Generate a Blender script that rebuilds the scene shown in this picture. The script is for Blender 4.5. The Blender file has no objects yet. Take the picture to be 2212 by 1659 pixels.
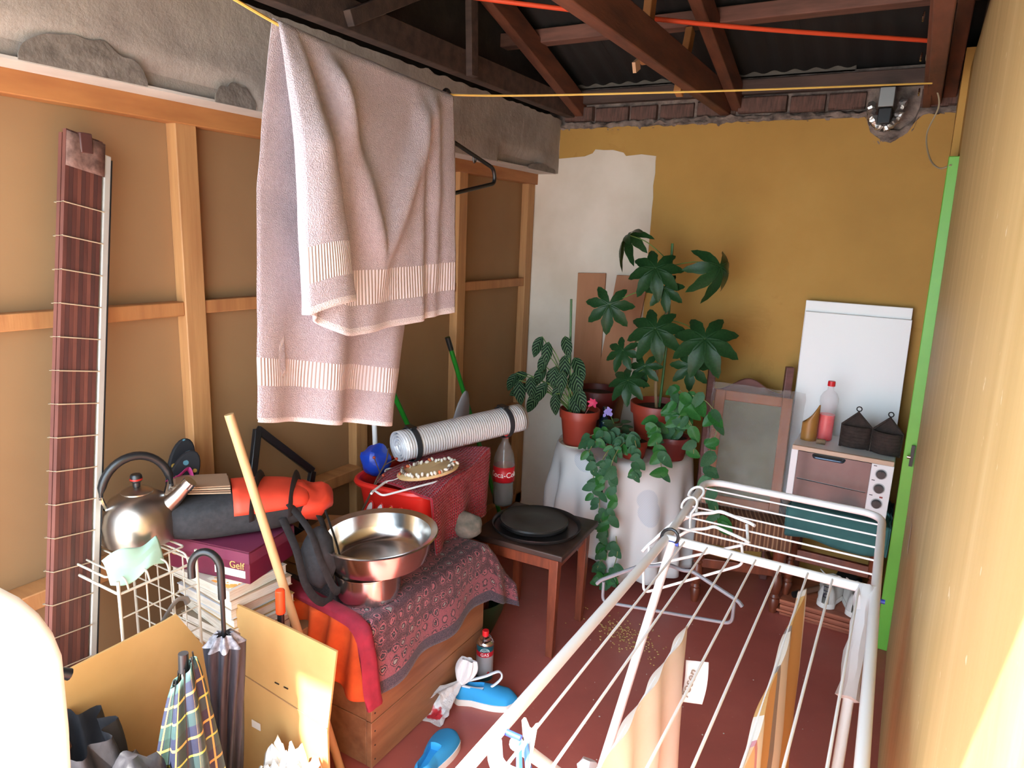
import bpy, bmesh, math, random
from mathutils import Vector as V, Matrix, noise
rnd = random.Random(7)
PI = math.pi
scene = bpy.context.scene
COL = scene.collection

# ------------------------------------------------------------------ camera
cam_d = bpy.data.cameras.new('camera'); cam = bpy.data.objects.new('camera', cam_d); COL.objects.link(cam)
cam_d.sensor_width = 36.0; cam_d.lens = 36.0 * 1485.7 / 2212.0; cam_d.clip_start = 0.02; cam_d.clip_end = 200
r_, u_, b_ = V((.8643, .5014, .0410)), V((-.1421, .1649, .9761)), V((.4825, -.8493, .2137))
cam.matrix_world = Matrix(((r_.x, u_.x, b_.x, 0), (r_.y, u_.y, b_.y, 0), (r_.z, u_.z, b_.z, 1.65), (0, 0, 0, 1)))
scene.camera = cam
# ------------------------------------------------------------------ light
w = bpy.data.worlds.new('sky'); scene.world = w; w.use_nodes = True
bg = w.node_tree.nodes['Background']; bg.inputs[0].default_value = (.67, .84, 1.0, 1); bg.inputs[1].default_value = 3.4
sl = bpy.data.lights.new('sun', 'SUN'); sun = bpy.data.objects.new('sun', sl); COL.objects.link(sun)
sl.energy = 13.0; sl.angle = math.radians(0.8); sl.color = (1, .97, .92)
sun.rotation_euler = V((.40, 1.0, -1.52)).to_track_quat('-Z', 'Y').to_euler()
vs = scene.view_settings
vs.view_transform = 'Standard'; vs.look = 'None'; vs.gamma = 1; vs.use_curve_mapping = False; vs.exposure = 1.72

# ------------------------------------------------------------------ materials
def lin(c):
    if isinstance(c, str): c = [int(c[i:i+2], 16) for i in (0, 2, 4)]
    return tuple((x/255/12.92 if x/255 <= .04045 else ((x/255+.055)/1.055)**2.4) for x in c)
class N:
    """thin helper over a node tree"""
    def __init__(s, name, rough=.6, metal=0.0):
        s.m = bpy.data.materials.new(name); s.m.use_nodes = True; s.t = s.m.node_tree
        s.p = s.t.nodes['Principled BSDF']; s.p.inputs['Roughness'].default_value = rough; s.p.inputs['Metallic'].default_value = metal
    def add(s, typ, **kw):
        n = s.t.nodes.new(typ)
        for k, v in kw.items():
            if k in n.inputs: n.inputs[k].default_value = v
            else: setattr(n, k, v)
        return n
    def ln(s, a, b): s.t.links.new(a, b)
    def co(s, kind='Object', scale=(1, 1, 1), rot=(0, 0, 0)):
        c = s.add('ShaderNodeTexCoord'); m = s.add('ShaderNodeMapping')
        m.inputs['Scale'].default_value = scale; m.inputs['Rotation'].default_value = rot
        s.ln(c.outputs[kind], m.inputs[0]); return m.outputs[0]
    def noise(s, vec, scale, detail=4, rough=.55, dist=0):
        n = s.add('ShaderNodeTexNoise'); n.inputs['Scale'].default_value = scale; n.inputs['Detail'].default_value = detail
        n.inputs['Roughness'].default_value = rough; n.inputs['Distortion'].default_value = dist
        s.ln(vec, n.inputs['Vector']); return n.outputs['Fac']
    def ramp(s, fac, stops, interp='LINEAR'):
        r = s.add('ShaderNodeValToRGB'); r.color_ramp.interpolation = interp
        e = r.color_ramp.elements
        while len(e) < len(stops): e.new(.5)
        for k, (p, c) in zip(e, stops):
            k.position = p; k.color = (*lin(c), 1) if not isinstance(c, (int, float)) else (c, c, c, 1)
        s.ln(fac, r.inputs[0]); return r.outputs[0]
    def mix(s, fac, a, b, mode='MIX'):
        m = s.add('ShaderNodeMix', data_type='RGBA', blend_type=mode)
        for k, v in ((0, fac), (6, a), (7, b)):
            if hasattr(v, 'is_linked'): s.ln(v, m.inputs[k])
            elif k == 0: m.inputs[0].default_value = v
            else: m.inputs[k].default_value = (*lin(v), 1)
        return m.outputs[2]
    def math(s, op, a, b=0.0):
        m = s.add('ShaderNodeMath', operation=op)
        for k, v in ((0, a), (1, b)):
            if hasattr(v, 'is_linked'): s.ln(v, m.inputs[k])
            else: m.inputs[k].default_value = v
        return m.outputs[0]
    def col(s, out):
        if hasattr(out, 'is_linked'): s.ln(out, s.p.inputs['Base Color'])
        else: s.p.inputs['Base Color'].default_value = (*lin(out), 1)
    def bump(s, h, strength=.3, dist=.01):
        b = s.add('ShaderNodeBump'); b.inputs['Strength'].default_value = strength; b.inputs['Distance'].default_value = dist
        s.ln(h, b.inputs['Height']); s.ln(b.outputs[0], s.p.inputs['Normal'])
def mat(name, c, rough=.6, metal=0, c2=None, sc=8, stretch=(1, 1, 1), bump=0, bsc=None, bd=.004, detail=4, lo=.35, hi=.68, trans=0, alpha=1, sheen=0, coat=0):
    n = N(name, rough, metal)
    if c2 or bump:
        v = n.co('Object', stretch); f = n.noise(v, sc, detail)
        n.col(n.ramp(f, [(lo, c), (hi, c2)]) if c2 else c)
        if bump: n.bump(n.noise(v, bsc or sc*4, 5), bump, bd)
    else: n.col(c)
    if trans: n.p.inputs['Transmission Weight'].default_value = trans; n.p.inputs['IOR'].default_value = 1.3
    if alpha < 1: n.p.inputs['Alpha'].default_value = alpha
    if sheen: n.p.inputs['Sheen Weight'].default_value = sheen
    if coat: n.p.inputs['Coat Weight'].default_value = coat; n.p.inputs['Coat Roughness'].default_value = .2
    return n.m

# ------------------------------------------------------------------ geometry helpers
class G:
    def __init__(s): s.v = []; s.f = []; s.uv = {}
    def box(s, c, d, R=None):
        o = len(s.v); c = V(c)
        for x in (-.5, .5):
            for y in (-.5, .5):
                for z in (-.5, .5):
                    p = V((x*d[0], y*d[1], z*d[2])); s.v.append(c + (R @ p if R else p))
        s.f += [tuple(o+i for i in q) for q in ((0, 1, 3, 2), (4, 6, 7, 5), (0, 4, 5, 1), (2, 3, 7, 6), (0, 2, 6, 4), (1, 5, 7, 3))]
        return s
    def box2(s, a, b): return s.box([(a[i]+b[i])/2 for i in range(3)], [abs(b[i]-a[i]) for i in range(3)])
    def hexa(s, p):   # 8 points: bottom loop of 4 then top loop of 4
        o = len(s.v); s.v += [V(q) for q in p]
        s.f += [tuple(o+i for i in q) for q in ((3, 2, 1, 0), (4, 5, 6, 7), (0, 1, 5, 4), (1, 2, 6, 5), (2, 3, 7, 6), (3, 0, 4, 7))]; return s
    def beam(s, a, b, w, h, up=(0, 0, 1)):   # rectangular bar from a to b
        a, b = V(a), V(b); d = (b-a).normalized(); x = d.cross(V(up)).normalized(); z = x.cross(d)
        p = []
        for e in (a, b): p += [e - x*w/2 - z*h/2, e + x*w/2 - z*h/2, e + x*w/2 + z*h/2, e - x*w/2 + z*h/2]
        return s.hexa(p)
    def tube(s, pts, r, n=8, closed=False, cap=True, flat=1.0):
        pts = [V(p) for p in pts]; k = len(pts); o = len(s.v); N0 = None
        for i, p in enumerate(pts):
            if closed: t = (pts[(i+1) % k] - pts[i-1])
            else: t = pts[min(i+1, k-1)] - pts[max(i-1, 0)]
            t = t.normalized() if t.length > 1e-9 else V((0, 0, 1))
            if N0 is None: N0 = t.cross(V((0, 0, 1)) if abs(t.z) < .9 else V((1, 0, 0))).normalized()
            else: N0 = (N0 - t*N0.dot(t)).normalized()
            Bn = t.cross(N0); rr = r[i] if isinstance(r, (list, tuple)) else r
            for j in range(n):
                a = 2*PI*j/n; s.v.append(p + N0*math.cos(a)*rr + Bn*math.sin(a)*rr*flat)
        for i in range(k if closed else k-1):
            for j in range(n):
                a, b = o+i*n, o+((i+1) % k)*n
                s.f.append((a+j, a+(j+1) % n, b+(j+1) % n, b+j))
        if cap and not closed:
            s.f.append(tuple(o+j for j in reversed(range(n)))); s.f.append(tuple(o+(k-1)*n+j for j in range(n)))
        return s
    def lathe(s, prof, c=(0, 0, 0), n=32, sx=1, sy=1, fn=None):
        c = V(c); o = len(s.v); k = len(prof)
        for i, (r, z) in enumerate(prof):
            for j in range(n):
                a = 2*PI*j/n; q = fn(a, i) if fn else 1
                s.v.append(c + V((math.cos(a)*r*sx*q, math.sin(a)*r*sy*q, z)))
        for i in range(k-1):
            for j in range(n):
                a, b = o+i*n, o+(i+1)*n
                s.f.append((a+j, a+(j+1) % n, b+(j+1) % n, b+j))
        if prof[0][0] > 1e-6: pass
        return s
    def disc(s, c, r, n=24, up=True, sx=1, sy=1):
        o = len(s.v); c = V(c); s.v += [c + V((math.cos(2*PI*j/n)*r*sx, math.sin(2*PI*j/n)*r*sy, 0)) for j in range(n)]
        s.f.append(tuple(o+j for j in (range(n) if up else reversed(range(n))))); return s
    def grid(s, fn, nu, nv, cu=False, flip=False):
        o = len(s.v); R = nu if cu else nu+1
        for j in range(nv+1):
            for i in range(R):
                s.uv[len(s.v)] = (i/nu, j/nv); s.v.append(V(fn(i/nu, j/nv)))
        for j in range(nv):
            for i in range(nu):
                a, b = o+j*R+i, o+j*R+(i+1) % R; q = (a, b, b+R, a+R)
                s.f.append(q[::-1] if flip else q)
        return s
    def prism(s, poly, t, M=None):   # 2D outline extruded from z=0 to t, placed by matrix M
        o = len(s.v); k = len(poly); M = M or Matrix()
        for z in (0, t):
            for (x, y) in poly: s.v.append(M @ V((x, y, z)))
        s.f.append(tuple(o+i for i in reversed(range(k)))); s.f.append(tuple(o+k+i for i in range(k)))
        for i in range(k): j = (i+1) % k; s.f.append((o+i, o+j, o+k+j, o+k+i))
        return s
    def ell(s, c, r, n=16, m=10, R=None):
        o = len(s.v); c = V(c)
        for i in range(m+1):
            th = PI*i/m
            for j in range(n):
                a = 2*PI*j/n; p = V((r[0]*math.sin(th)*math.cos(a), r[1]*math.sin(th)*math.sin(a), -r[2]*math.cos(th)))
                s.v.append(c + (R @ p if R else p))
        for i in range(m):
            for j in range(n): s.f.append((o+i*n+j, o+i*n+(j+1) % n, o+(i+1)*n+(j+1) % n, o+(i+1)*n+j))
        return s
    def mesh(s, name, m, ang=40):
        me = bpy.data.meshes.new(name); me.from_pydata([tuple(p) for p in s.v], [], s.f)
        if s.uv:
            L = me.uv_layers.new(name='UVMap')
            for lp in me.loops: L.data[lp.index].uv = s.uv.get(lp.vertex_index, (0, 0))
        bm = bmesh.new(); bm.from_mesh(me); bmesh.ops.remove_doubles(bm, verts=bm.verts, dist=1e-5)
        bmesh.ops.recalc_face_normals(bm, faces=bm.faces); bm.to_mesh(me); bm.free()
        me.materials.append(m)
        me.polygons.foreach_set('use_smooth', [True]*len(me.polygons)); me.set_sharp_from_angle(angle=math.radians(ang))
        return me
    def build(s, name, m, parent=None, world=False, bev=0, sol=0, sub=0, loc=None, ang=40, off=0):
        ob = bpy.data.objects.new(name, s.mesh(name, m, ang)); COL.objects.link(ob)
        if loc: ob.location = loc
        if parent:
            ob.parent = parent
            if world: ob.matrix_parent_inverse = MW[parent.name].inverted()
        if sol: k = ob.modifiers.new('thick', 'SOLIDIFY'); k.thickness = sol; k.offset = off
        if bev: k = ob.modifiers.new('bevel', 'BEVEL'); k.width = bev; k.segments = 2; k.limit_method = 'ANGLE'; k.angle_limit = math.radians(40)
        if sub: k = ob.modifiers.new('smooth', 'SUBSURF'); k.levels = sub; k.render_levels = sub
        return ob
MW = {}
def tag(o, label, cat, group=None, kind=None):
    if label: o['label'] = label
    if cat: o['category'] = cat
    if group: o['group'] = group
    if kind: o['kind'] = kind
    return o
def T(name, label, cat, loc=(0, 0, 0), rz=0, group=None, rot=None):
    o = bpy.data.objects.new(name, None); COL.objects.link(o); o.empty_display_size = .05
    o.location = loc; o.rotation_euler = rot or (0, 0, rz)
    MW[o.name] = Matrix.LocRotScale(V(loc), o.rotation_euler, None)
    return tag(o, label, cat, group)
def S(name, g, m, **kw):
    o = g.build(name, m, **kw); o['kind'] = 'structure'; MW[o.name] = Matrix(); return o
def inst(me, name, parent, M):      # a part that shares mesh data, placed by a world matrix
    o = bpy.data.objects.new(name, me); COL.objects.link(o); o.parent = parent
    o.matrix_parent_inverse = MW[parent.name].inverted(); o.matrix_basis = M; return o
def frame(pos, tip, nor, s=1.0):
    y = V(tip).normalized(); z = V(nor); z = (z - y*z.dot(y)).normalized(); x = y.cross(z)
    return Matrix(((x.x*s, y.x*s, z.x*s, pos[0]), (x.y*s, y.y*s, z.y*s, pos[1]), (x.z*s, y.z*s, z.z*s, pos[2]), (0, 0, 0, 1)))
def arc(c, r, a0, a1, n, ax=(1, 0, 0), ay=(0, 0, 1)):
    c, ax, ay = V(c), V(ax), V(ay)
    return [c + ax*math.cos(a0+(a1-a0)*i/n)*r + ay*math.sin(a0+(a1-a0)*i/n)*r for i in range(n+1)]
def bez(pts, n=12):                  # Catmull-Rom through the points
    P = [V(p) for p in pts]; P = [P[0]*2-P[1]] + P + [P[-1]*2-P[-2]]; out = []
    for i in range(1, len(P)-2):
        for k in range(n):
            t = k/n; a, b, c, d = P[i-1], P[i], P[i+1], P[i+2]
            out.append(.5*((2*b) + (c-a)*t + (2*a-5*b+4*c-d)*t*t + (3*b-a-3*c+d)*t**3))
    return out + [P[-2]]
def rounded(pts, r, n=5):            # polyline with rounded corners
    P = [V(p) for p in pts]; out = [P[0]]
    for i in range(1, len(P)-1):
        a, b, c = P[i-1], P[i], P[i+1]; d1, d2 = (a-b).normalized(), (c-b).normalized()
        k = min(r, (a-b).length*.45, (c-b).length*.45); p, q = b+d1*k, b+d2*k
        for t in range(n+1):
            t /= n; out.append(p*(1-t)**2 + b*2*t*(1-t) + q*t*t)
    return out + [P[-1]]
def RZ(a): return Matrix.Rotation(a, 3, 'Z')
def RX(a): return Matrix.Rotation(a, 3, 'X')
def RY(a): return Matrix.Rotation(a, 3, 'Y')
def nz(x, y, z=0): return noise.noise(V((x, y, z)))

# ------------------------------------------------------------------ palette
WOODL = mat('pine', 'B07A48', .6, c2='956038', sc=5, stretch=(1, 6, .6), bump=.12, bsc=30, lo=.3, hi=.75)
PINEV = mat('pine_upright', 'B48655', .6, c2='98683F', sc=5, stretch=(8, 8, .5), bump=.12, bsc=20, lo=.3, hi=.75)
ROOFW = mat('old_roof_timber', '744430', .75, c2='482B20', sc=6, stretch=(3, .6, 3), bump=.25, bsc=40, lo=.3, hi=.7)
ROOFP = mat('grey_roof_timber', '55423A', .8, c2='382B27', sc=6, stretch=(.6, 4, 4), bump=.25, bsc=40, lo=.3, hi=.7)
REDW = mat('red_brown_wood', '8A452B', .45, c2='63301F', sc=9, stretch=(4, 4, .7), bump=.08, coat=.2)
DARKW = mat('dark_worn_wood', '4A352C', .5, c2='332420', sc=7, stretch=(1, 4, 4), bump=.1)
CHESTW = mat('crate_wood', '9A6A48', .6, c2='7A5034', sc=4, stretch=(5, .7, 5), bump=.15, bsc=25)
BLACKP = mat('black_plastic', '1B1B1D', .35)
BLACKF = mat('black_fabric', '1E1D20', .85, c2='2A292C', sc=60, bump=.3, bsc=200, bd=.001)
WHITEP = mat('white_enamel', 'EDEBEA', .3)
WHITEM = mat('white_plastic', 'E9E8E6', .4)
STEEL = mat('stainless_steel', 'DAD6D2', .2, 1.0, bump=.02, bsc=60)
CHROME = mat('chrome', 'D8D8D8', .15, 1.0)
GREYM = mat('grey_metal', '8A8A88', .45, .7)
CARD = mat('cardboard', 'C4985F', .8, c2='B58A52', sc=14, bump=.05)
# ================================================================== SETTING
def m_floor():
    n = N('red_cement_floor', .38); v = n.co('Object'); f = n.noise(v, 2.2, 8, .6)
    c = n.ramp(f, [(.3, '9A5048'), (.55, 'AA584E'), (.75, 'B8665A')])
    s = n.noise(v, 55, 2); sp = n.ramp(s, [(.70, 0), (.74, 1)])
    n.col(n.mix(n.math('MULTIPLY', sp, .45), c, 'B58A78'))
    n.ln(n.ramp(n.noise(v, 6, 5), [(.3, .28), (.7, .5)]), n.p.inputs['Roughness'])
    n.bump(n.noise(v, 25, 5), .08, .004); return n.m
def m_yellow(name, c1, c2, c3):
    n = N(name, .8); v = n.co('Object')
    c = n.ramp(n.noise(v, 1.6, 7, .6), [(.3, c2), (.55, c1), (.8, c3)])
    st = n.ramp(n.noise(v, 3.5, 8, .7, 1.2), [(.57, 0), (.62, 1), (.65, 0)])       # tide lines of old damp
    big = n.ramp(n.noise(v, 1.1, 3), [(.50, 0), (.62, 1)])
    n.col(n.mix(n.math('MULTIPLY', n.math('MULTIPLY', st, big), .22), c, '8A5A22'))
    n.bump(n.noise(v, 30, 6), .18, .006); return n.m
YEL = m_yellow('yellow_plaster', 'AE8540', 'A37B3A', 'B8914C')
def m_side(name, c1, c2, c3):
    n = N(name, .55); v = n.co('Object', (1, 9, .5)); c = n.ramp(n.noise(v, 1.5, 6, .6), [(.3, c2), (.55, c1), (.75, c3)])
    sp = n.ramp(n.noise(n.co('Object'), 26, 3), [(.70, 0), (.73, 1)]); n.col(n.mix(n.math('MULTIPLY', sp, .5), c, 'E6DCC0')); n.bump(n.noise(n.co('Object'), 18, 5), .15, .006); return n.m
YELR = m_side('yellow_side_plaster', 'BCA06C', 'B0945F', 'C8AF80')
WHT = mat('bare_white_plaster', 'D8CCBC', .85, c2='C9BBA8', sc=3, bump=.15, bsc=30)
def m_conc():
    n = N('grey_render', .9); v = n.co('Object')
    c = n.ramp(n.noise(v, 4, 8, .65), [(.25, '7A706A'), (.5, '988E86'), (.8, 'ADA398')])
    st = n.ramp(n.noise(n.co('Object', (1, 6, 1)), 3, 6, .6), [(.60, 0), (.68, 1)])
    n.col(n.mix(n.math('MULTIPLY', st, .3), c, 'B7ADA0')); n.bump(n.noise(v, 22, 8, .7), .5, .012); return n.m
CONC = m_conc()
RUBBLE = mat('broken_mortar', '8B7A70', .95, c2='4E4440', sc=18, bump=.8, bsc=40, bd=.01)
BRICK = mat('old_brick', '6E5046', .9, c2='4E3C36', sc=14, bump=.5, bsc=45, bd=.006)
FIBRE = mat('fibreboard', '92704B', .85, c2='856341', sc=1.3, bump=.06, bsc=120, bd=.001)
SHEET = mat('dark_roof_sheet', '1E1C1C', .9, c2='141313', sc=3, bump=.2)
GREEN = mat('green_gloss_paint', '6FB23F', .4, c2='63A537', sc=5)
PATIO = mat('pale_concrete_outside', 'B9B2A6', .9, c2='A8A196', sc=2)

def plane(a, b, c, d):
    g = G(); g.v = [V(a), V(b), V(c), V(d)]; g.f = [(0, 1, 2, 3)]; return g
S('floor', G().box2((-2.2, -.35, -.12), (.45, 3.75, 0)), m_floor())
S('ground', G().box2((-9, -9, -.14), (9, -.352, -.02)), PATIO)  # unseen ground outside, put in to bounce sunlight into the room

# ---- back wall: yellow plaster with a ragged top, bare patch, mortar, bricks
YB = 3.54
g = G(); top = []
for i in range(81):
    x = -1.80 + 1.93*i/80; z = 2.213 + .012*nz(x*14, 1) + .008*nz(x*40, 5)
    if -.275 < x < -.085: z -= .10*math.sqrt(max(0, 1-((x+.18)/.095)**2))        # hole knocked round the bracket
    top.append((x, z))
poly = [(-2.1, 0), (.3, 0), (.3, 2.2)] + top[::-1] + [(-2.1, 2.0)]
MXZ = Matrix(((1, 0, 0, 0), (0, 0, -1, YB+.02), (0, 1, 0, 0), (0, 0, 0, 1)))       # outline x,z -> skin facing the room
wall_back = S('wall_back', G().prism(poly, .02, MXZ), YEL)
G().box2((-2.2, YB+.03, 0), (.45, YB+.2, 2.42)).build('masonry_core', RUBBLE, wall_back, True)
p = [(-1.93, 0), (-1.225, 0)] + [(-1.222+.006*nz(z*20, 3), z) for z in [k*.06 for k in range(1, 35)]] + \
    [(-1.222, 2.065), (-1.30, 2.075), (-1.385, 2.068), (-1.40, 2.085), (-1.46, 2.10), (-1.51, 2.10), (-1.56, 2.105), (-1.575, 2.085), (-1.62, 2.07), (-1.775, 2.06), (-1.775, 2.20), (-1.93, 2.2)]
M2 = Matrix(((1, 0, 0, 0), (0, 0, -1, YB+.0005), (0, 1, 0, 0), (0, 0, 0, 1)))
G().prism(p, .003, M2).build('bare_plaster_patch', WHT, wall_back, True)['label'] = 'unpainted off-white plaster patch with brushed edges'
# mortar bed along the broken top
def rub(u, v):
    x = -1.80 + 1.90*u; z = 2.195 + .055*v; d = .012*nz(x*18, v*4) + .012*nz(x*45, v*9, 2)
    if -.28 < x < -.08: z -= .115*math.sqrt(max(0, 1-((x+.18)/.10)**2))*(1-.25*v)
    return (x, YB + .012 - .012*math.sin(v*PI) + d + (.03 if v > .95 else 0), z + .012*nz(x*30, v*3, 7))
G().grid(rub, 190, 8, flip=True).build('broken_mortar_bed', RUBBLE, wall_back, True, ang=80)
bx = -1.76
bm_ = [G().box((0, 0, 0), (1, .09, .072)).mesh('brick', BRICK) for _ in range(1)][0]
bi = 0
while bx < .06:
    L = rnd.uniform(.15, .235)
    if not (-.25 < bx + L/2 < -.11):
        o = inst(bm_, 'brick', wall_back, Matrix.Translation((bx+L/2, YB+.055+rnd.uniform(-.016, .012), 2.285+rnd.uniform(-.006, .006))) @ Matrix.Rotation(rnd.uniform(-.05, .05), 4, 'Z') @ Matrix.Diagonal((L-.014, 1, 1, 1)))
        k = o.modifiers.new('worn', 'BEVEL'); k.width = .008; k.segments = 2
    bx += L
G().box2((-1.80, YB-.015, 2.335), (.06, YB+.09, 2.40)).build('wall_plate', ROOFP, wall_back, True, bev=.004)
G().box2((-1.80, YB+.03, 2.41), (-.35, YB+.12, 2.50)).build('upper_plate', mat('pale_plate_timber', '6E655C', .9, c2='57504A', sc=8), wall_back, True, bev=.004)
# ---- right wall, leaning a touch, with a green door frame
def wr(z): return .125 - .022*z
def rw(y0, y1, z0, z1): return G().hexa([(wr(z0), y0, z0), (.4, y0, z0), (.4, y1, z0), (wr(z0), y1, z0), (wr(z1), y0, z1), (.4, y0, z1), (.4, y1, z1), (wr(z1), y1, z1)])
wall_right = S('wall_right', rw(-.35, 3.05, 0, 2.33), YELR)
G().box2((.09, -.35, 2.33), (.4, 3.6, 3.65)).build('infill_light_stop', RUBBLE, wall_right, True)  # added above the wall to close a light leak below the roof
g = G().hexa([(.085, 3.25, 0), (.4, 3.25, 0), (.4, 3.56, 0), (.105, 3.56, 0), (.05, 3.25, 2.4), (.4, 3.25, 2.4), (.4, 3.56, 2.4), (.05, 3.56, 2.4)])
g.build('far_return', YEL, wall_right, True)
rw(3.05, 3.26, 2.0, 2.33).build('lintel', YEL, wall_right, True)
door = S('door_1', G().hexa([(.078, 3.06, 0), (.38, 3.06, 0), (.38, 3.22, 0), (.082, 3.22, 0), (.048, 3.06, 1.99), (.38, 3.06, 1.99), (.38, 3.22, 1.99), (.052, 3.22, 1.99)]), GREEN, bev=.003)
door['label'] = 'bright green painted door post in the side wall'
g = G().box((.094, 3.043, .86), (.012, .012, .085)); g.build('strike_plate', BLACKP, door, True)
G().tube([(.09, 3.037, .855), (.078, 3.037, .855)], .008, 12).build('latch_knob', CHROME, door, True)
# old paint scar on the side wall
G().grid(lambda u, v: (wr(.70+.10*v)-.0015, 2.40+.05*u+.012*nz(v*7, u*3), .70+.10*v), 3, 6).build('bare_scar', WHT, wall_right, True)
# ---- left wall: fibreboard sheets on a pine frame
XS = -1.91
wl = S('wall_left', G().box2((-2.05, -.35, 0), (-1.97, 3.60, 2.0)), FIBRE)
st = [-.10, .62, 1.325, 2.07, 2.785, 3.46]
ys = [-.35] + [s+.035 for s in st] + [3.54]
for a, b in zip(ys, ys[1:]):
    if b-a > .1: G().box2((-1.968, a+.002, 0), (-1.955, b-.002, 1.98)).build('fibre_panel', FIBRE, wl, True)
for s in st: G().box2((-1.955, s, 0), (XS, s+.07, 1.925)).build('stud', PINEV, wl, True, bev=.003)
G().box2((-1.955, -.35, 1.922), (XS+.012, 3.54, 1.985)).build('top_plate', mat('top_plate_pine', 'A8703E', .6, c2='905A30', sc=5, stretch=(3, .6, 3)), wl, True, bev=.003)
for a, b in zip(st, st[1:]):
    G().box2((-1.955, a+.07, 1.362+.006*nz(a, 2)), (XS-.006, b, 1.405)).build('noggin', WOODL, wl, True, bev=.003)
    G().box2((-1.955, a+.07, .625), (XS+.03, b, .672)).build('noggin', WOODL, wl, True, bev=.003)
G().box2((-1.955, -.35, .03), (XS, 3.54, .10)).build('bottom_plate', WOODL, wl, True, bev=.003)
# ---- concrete ring beam on the left and an added sun-blocking lintel over the open front
def beamface(u, v):
    y = -.35 + 3.9*u; z = 1.98 + .285*v; x = -1.775 + .004*nz(y*4, v*3)
    if v > .92: z += .012*nz(y*16, 3)
    c = nz(y*2.3+4.1, .3)                                              # chipped lower arris
    if v < .30 and c > .12: x -= .05*min(1, (c-.12)*6)*(1-v/.30)
    return (x, y, z)
trim = S('trim_1', G().grid(beamface, 240, 14), CONC, ang=70); trim['label'] = 'grey rendered concrete beam above the panelled wall'
G().box2((-2.1, -.35, 1.985), (-1.80, 3.54, 2.27)).build('beam_core', CONC, trim, True)
G().box2((-1.955, -.35, 1.979), (-1.785, 3.54, 1.986)).build('beam_soffit', mat('pale_soffit', 'C7C0B8', .85, c2='B5AEA6', sc=6), trim, True)
G().hexa([(-1.79, 3.36, 2.262), (-1.775, 3.36, 2.262), (-1.775, 3.53, 2.262), (-1.79, 3.53, 2.262)]*1 + [(-1.79, 3.36, 2.266), (-1.775, 3.36, 2.266), (-1.775, 3.53, 2.266), (-1.79, 3.53, 2.266)]).build('mortar_lip', RUBBLE, trim, True)
CHIP = mat('shaded_chip_concrete', '7C736B', .95, c2='5E564F', sc=25, bump=.5, bsc=50, bd=.008)  # chipped concrete, the hollow's shade put into its dark colour
for ya, yb, za, zb in ((.86, 1.16, 1.992, 2.075), (1.36, 1.50, 1.99, 2.055), (3.2, 3.5, 1.99, 2.02)):
    P = []
    for k in range(40):
        f = k/39; P.append((ya+(yb-ya)*f, za+(zb-za)*(math.sin(f*PI)**.5)*(.75+.35*nz(f*5, ya*3))))
    P += [(yb, za-.012), (ya, za-.012)]
    G().prism(P, .003, Matrix(((0, 0, 1, -1.7755), (1, 0, 0, 0), (0, 1, 0, 0), (0, 0, 0, 1)))).build('chipped_patch', CHIP, trim, True)
S('trim_sun_block', G().box2((-2.1, .10, 2.06), (.4, .30, 2.27)), CONC)  # unseen lintel, added to cut off the sun reaching inside
S('wall_gable_light_stop', G().box2((-2.1, -.35, 2.27), (-1.86, 3.6, 3.65)), mat('dark_masonry', '3A322E', .95, c2='2A2522', sc=12, bump=.5, bsc=40))  # added to stop light leaking in above the beam; dark all over
S('wall_front_light_stop', G().box2((-2.1, .14, 2.27), (.4, .22, 3.62)), RUBBLE)  # unseen infill, added to keep daylight off the roof underside
# ---- roof: truss chords, rafters, purlins, dark sheets
def rz(y): return 2.262 + .31*(YB - y)
ceil = S('ceiling', G().hexa([(-2.3, -.45, rz(-.45)+.24), (.5, -.45, rz(-.45)+.24), (.5, 3.8, rz(3.8)+.24), (-2.3, 3.8, rz(3.8)+.24), (-2.3, -.45, rz(-.45)+.26), (.5, -.45, rz(-.45)+.26), (.5, 3.8, rz(3.8)+.26), (-2.3, 3.8, rz(3.8)+.26)]), SHEET)
def sheet(u, v, x0, x1, y0, y1):
    x = x0+(x1-x0)*u; y = y0+(y1-y0)*v
    return (x, y, rz(y)+.185+.006*math.sin(x*PI*2/.09))
k = 0
for (x0, x1) in ((-2.3, -1.42), (-1.45, -.55), (-.58, .45)):
    for (y0, y1) in ((-.4, 1.3), (1.25, 2.5), (2.45, 3.75)):
        G().grid(lambda u, v: sheet(u, v, x0, x1, y0, y1 + 0), 80, 1).build('roof_sheet', SHEET, ceil, True, sol=.006); k += 1
for x, m in ((-.90, ROOFW), (-1.72, ROOFP), (-.03, ROOFW)):
    G().box2((x-.025, .22, 2.25+(.02 if x < -1.5 else 0)), (x+.025, YB+.06, 2.37)).build('tie_beam', m, ceil, True, bev=.004)
    G().beam((x+.052, YB+.05, rz(YB)+.05), (x+.052, -.12, rz(-.12)+.05), .05, .10).build('rafter', ROOFW, ceil, True, bev=.004)
for y in (3.06, 2.64, 2.2, 1.7, 1.2, .7, .2):
    G().box((-.88, y, rz(y)+.135), (2.5, .075, .06)).build('purlin', mat('purlin_timber', '7E564A', .8, c2='553C34', sc=6, stretch=(.6, 4, 4)) if y == 3.06 else ROOFP, ceil, True, bev=.004)
for a, b in (((-.94, 2.50, 2.262), (-.94, 2.545, 2.62)), ((-.94, 2.93, 2.235), (-.94, 3.02, 2.50)), ((-1.68, 2.52, 2.27), (-1.68, 2.50, 2.56)), ((-1.68, 1.8, 2.30), (-1.68, 2.35, 2.58))):
    G().beam(a, b, .05, .03, (1, 0, 0)).build('truss_post', WOODL if a[0] > -1 else ROOFP, ceil, True, bev=.003)
G().box((-.93, 2.41, 2.232), (.012, .045, .035), RX(.5)).build('splinter_block', mat('split_pine', 'B08A6A', .8), ceil, True)
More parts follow.
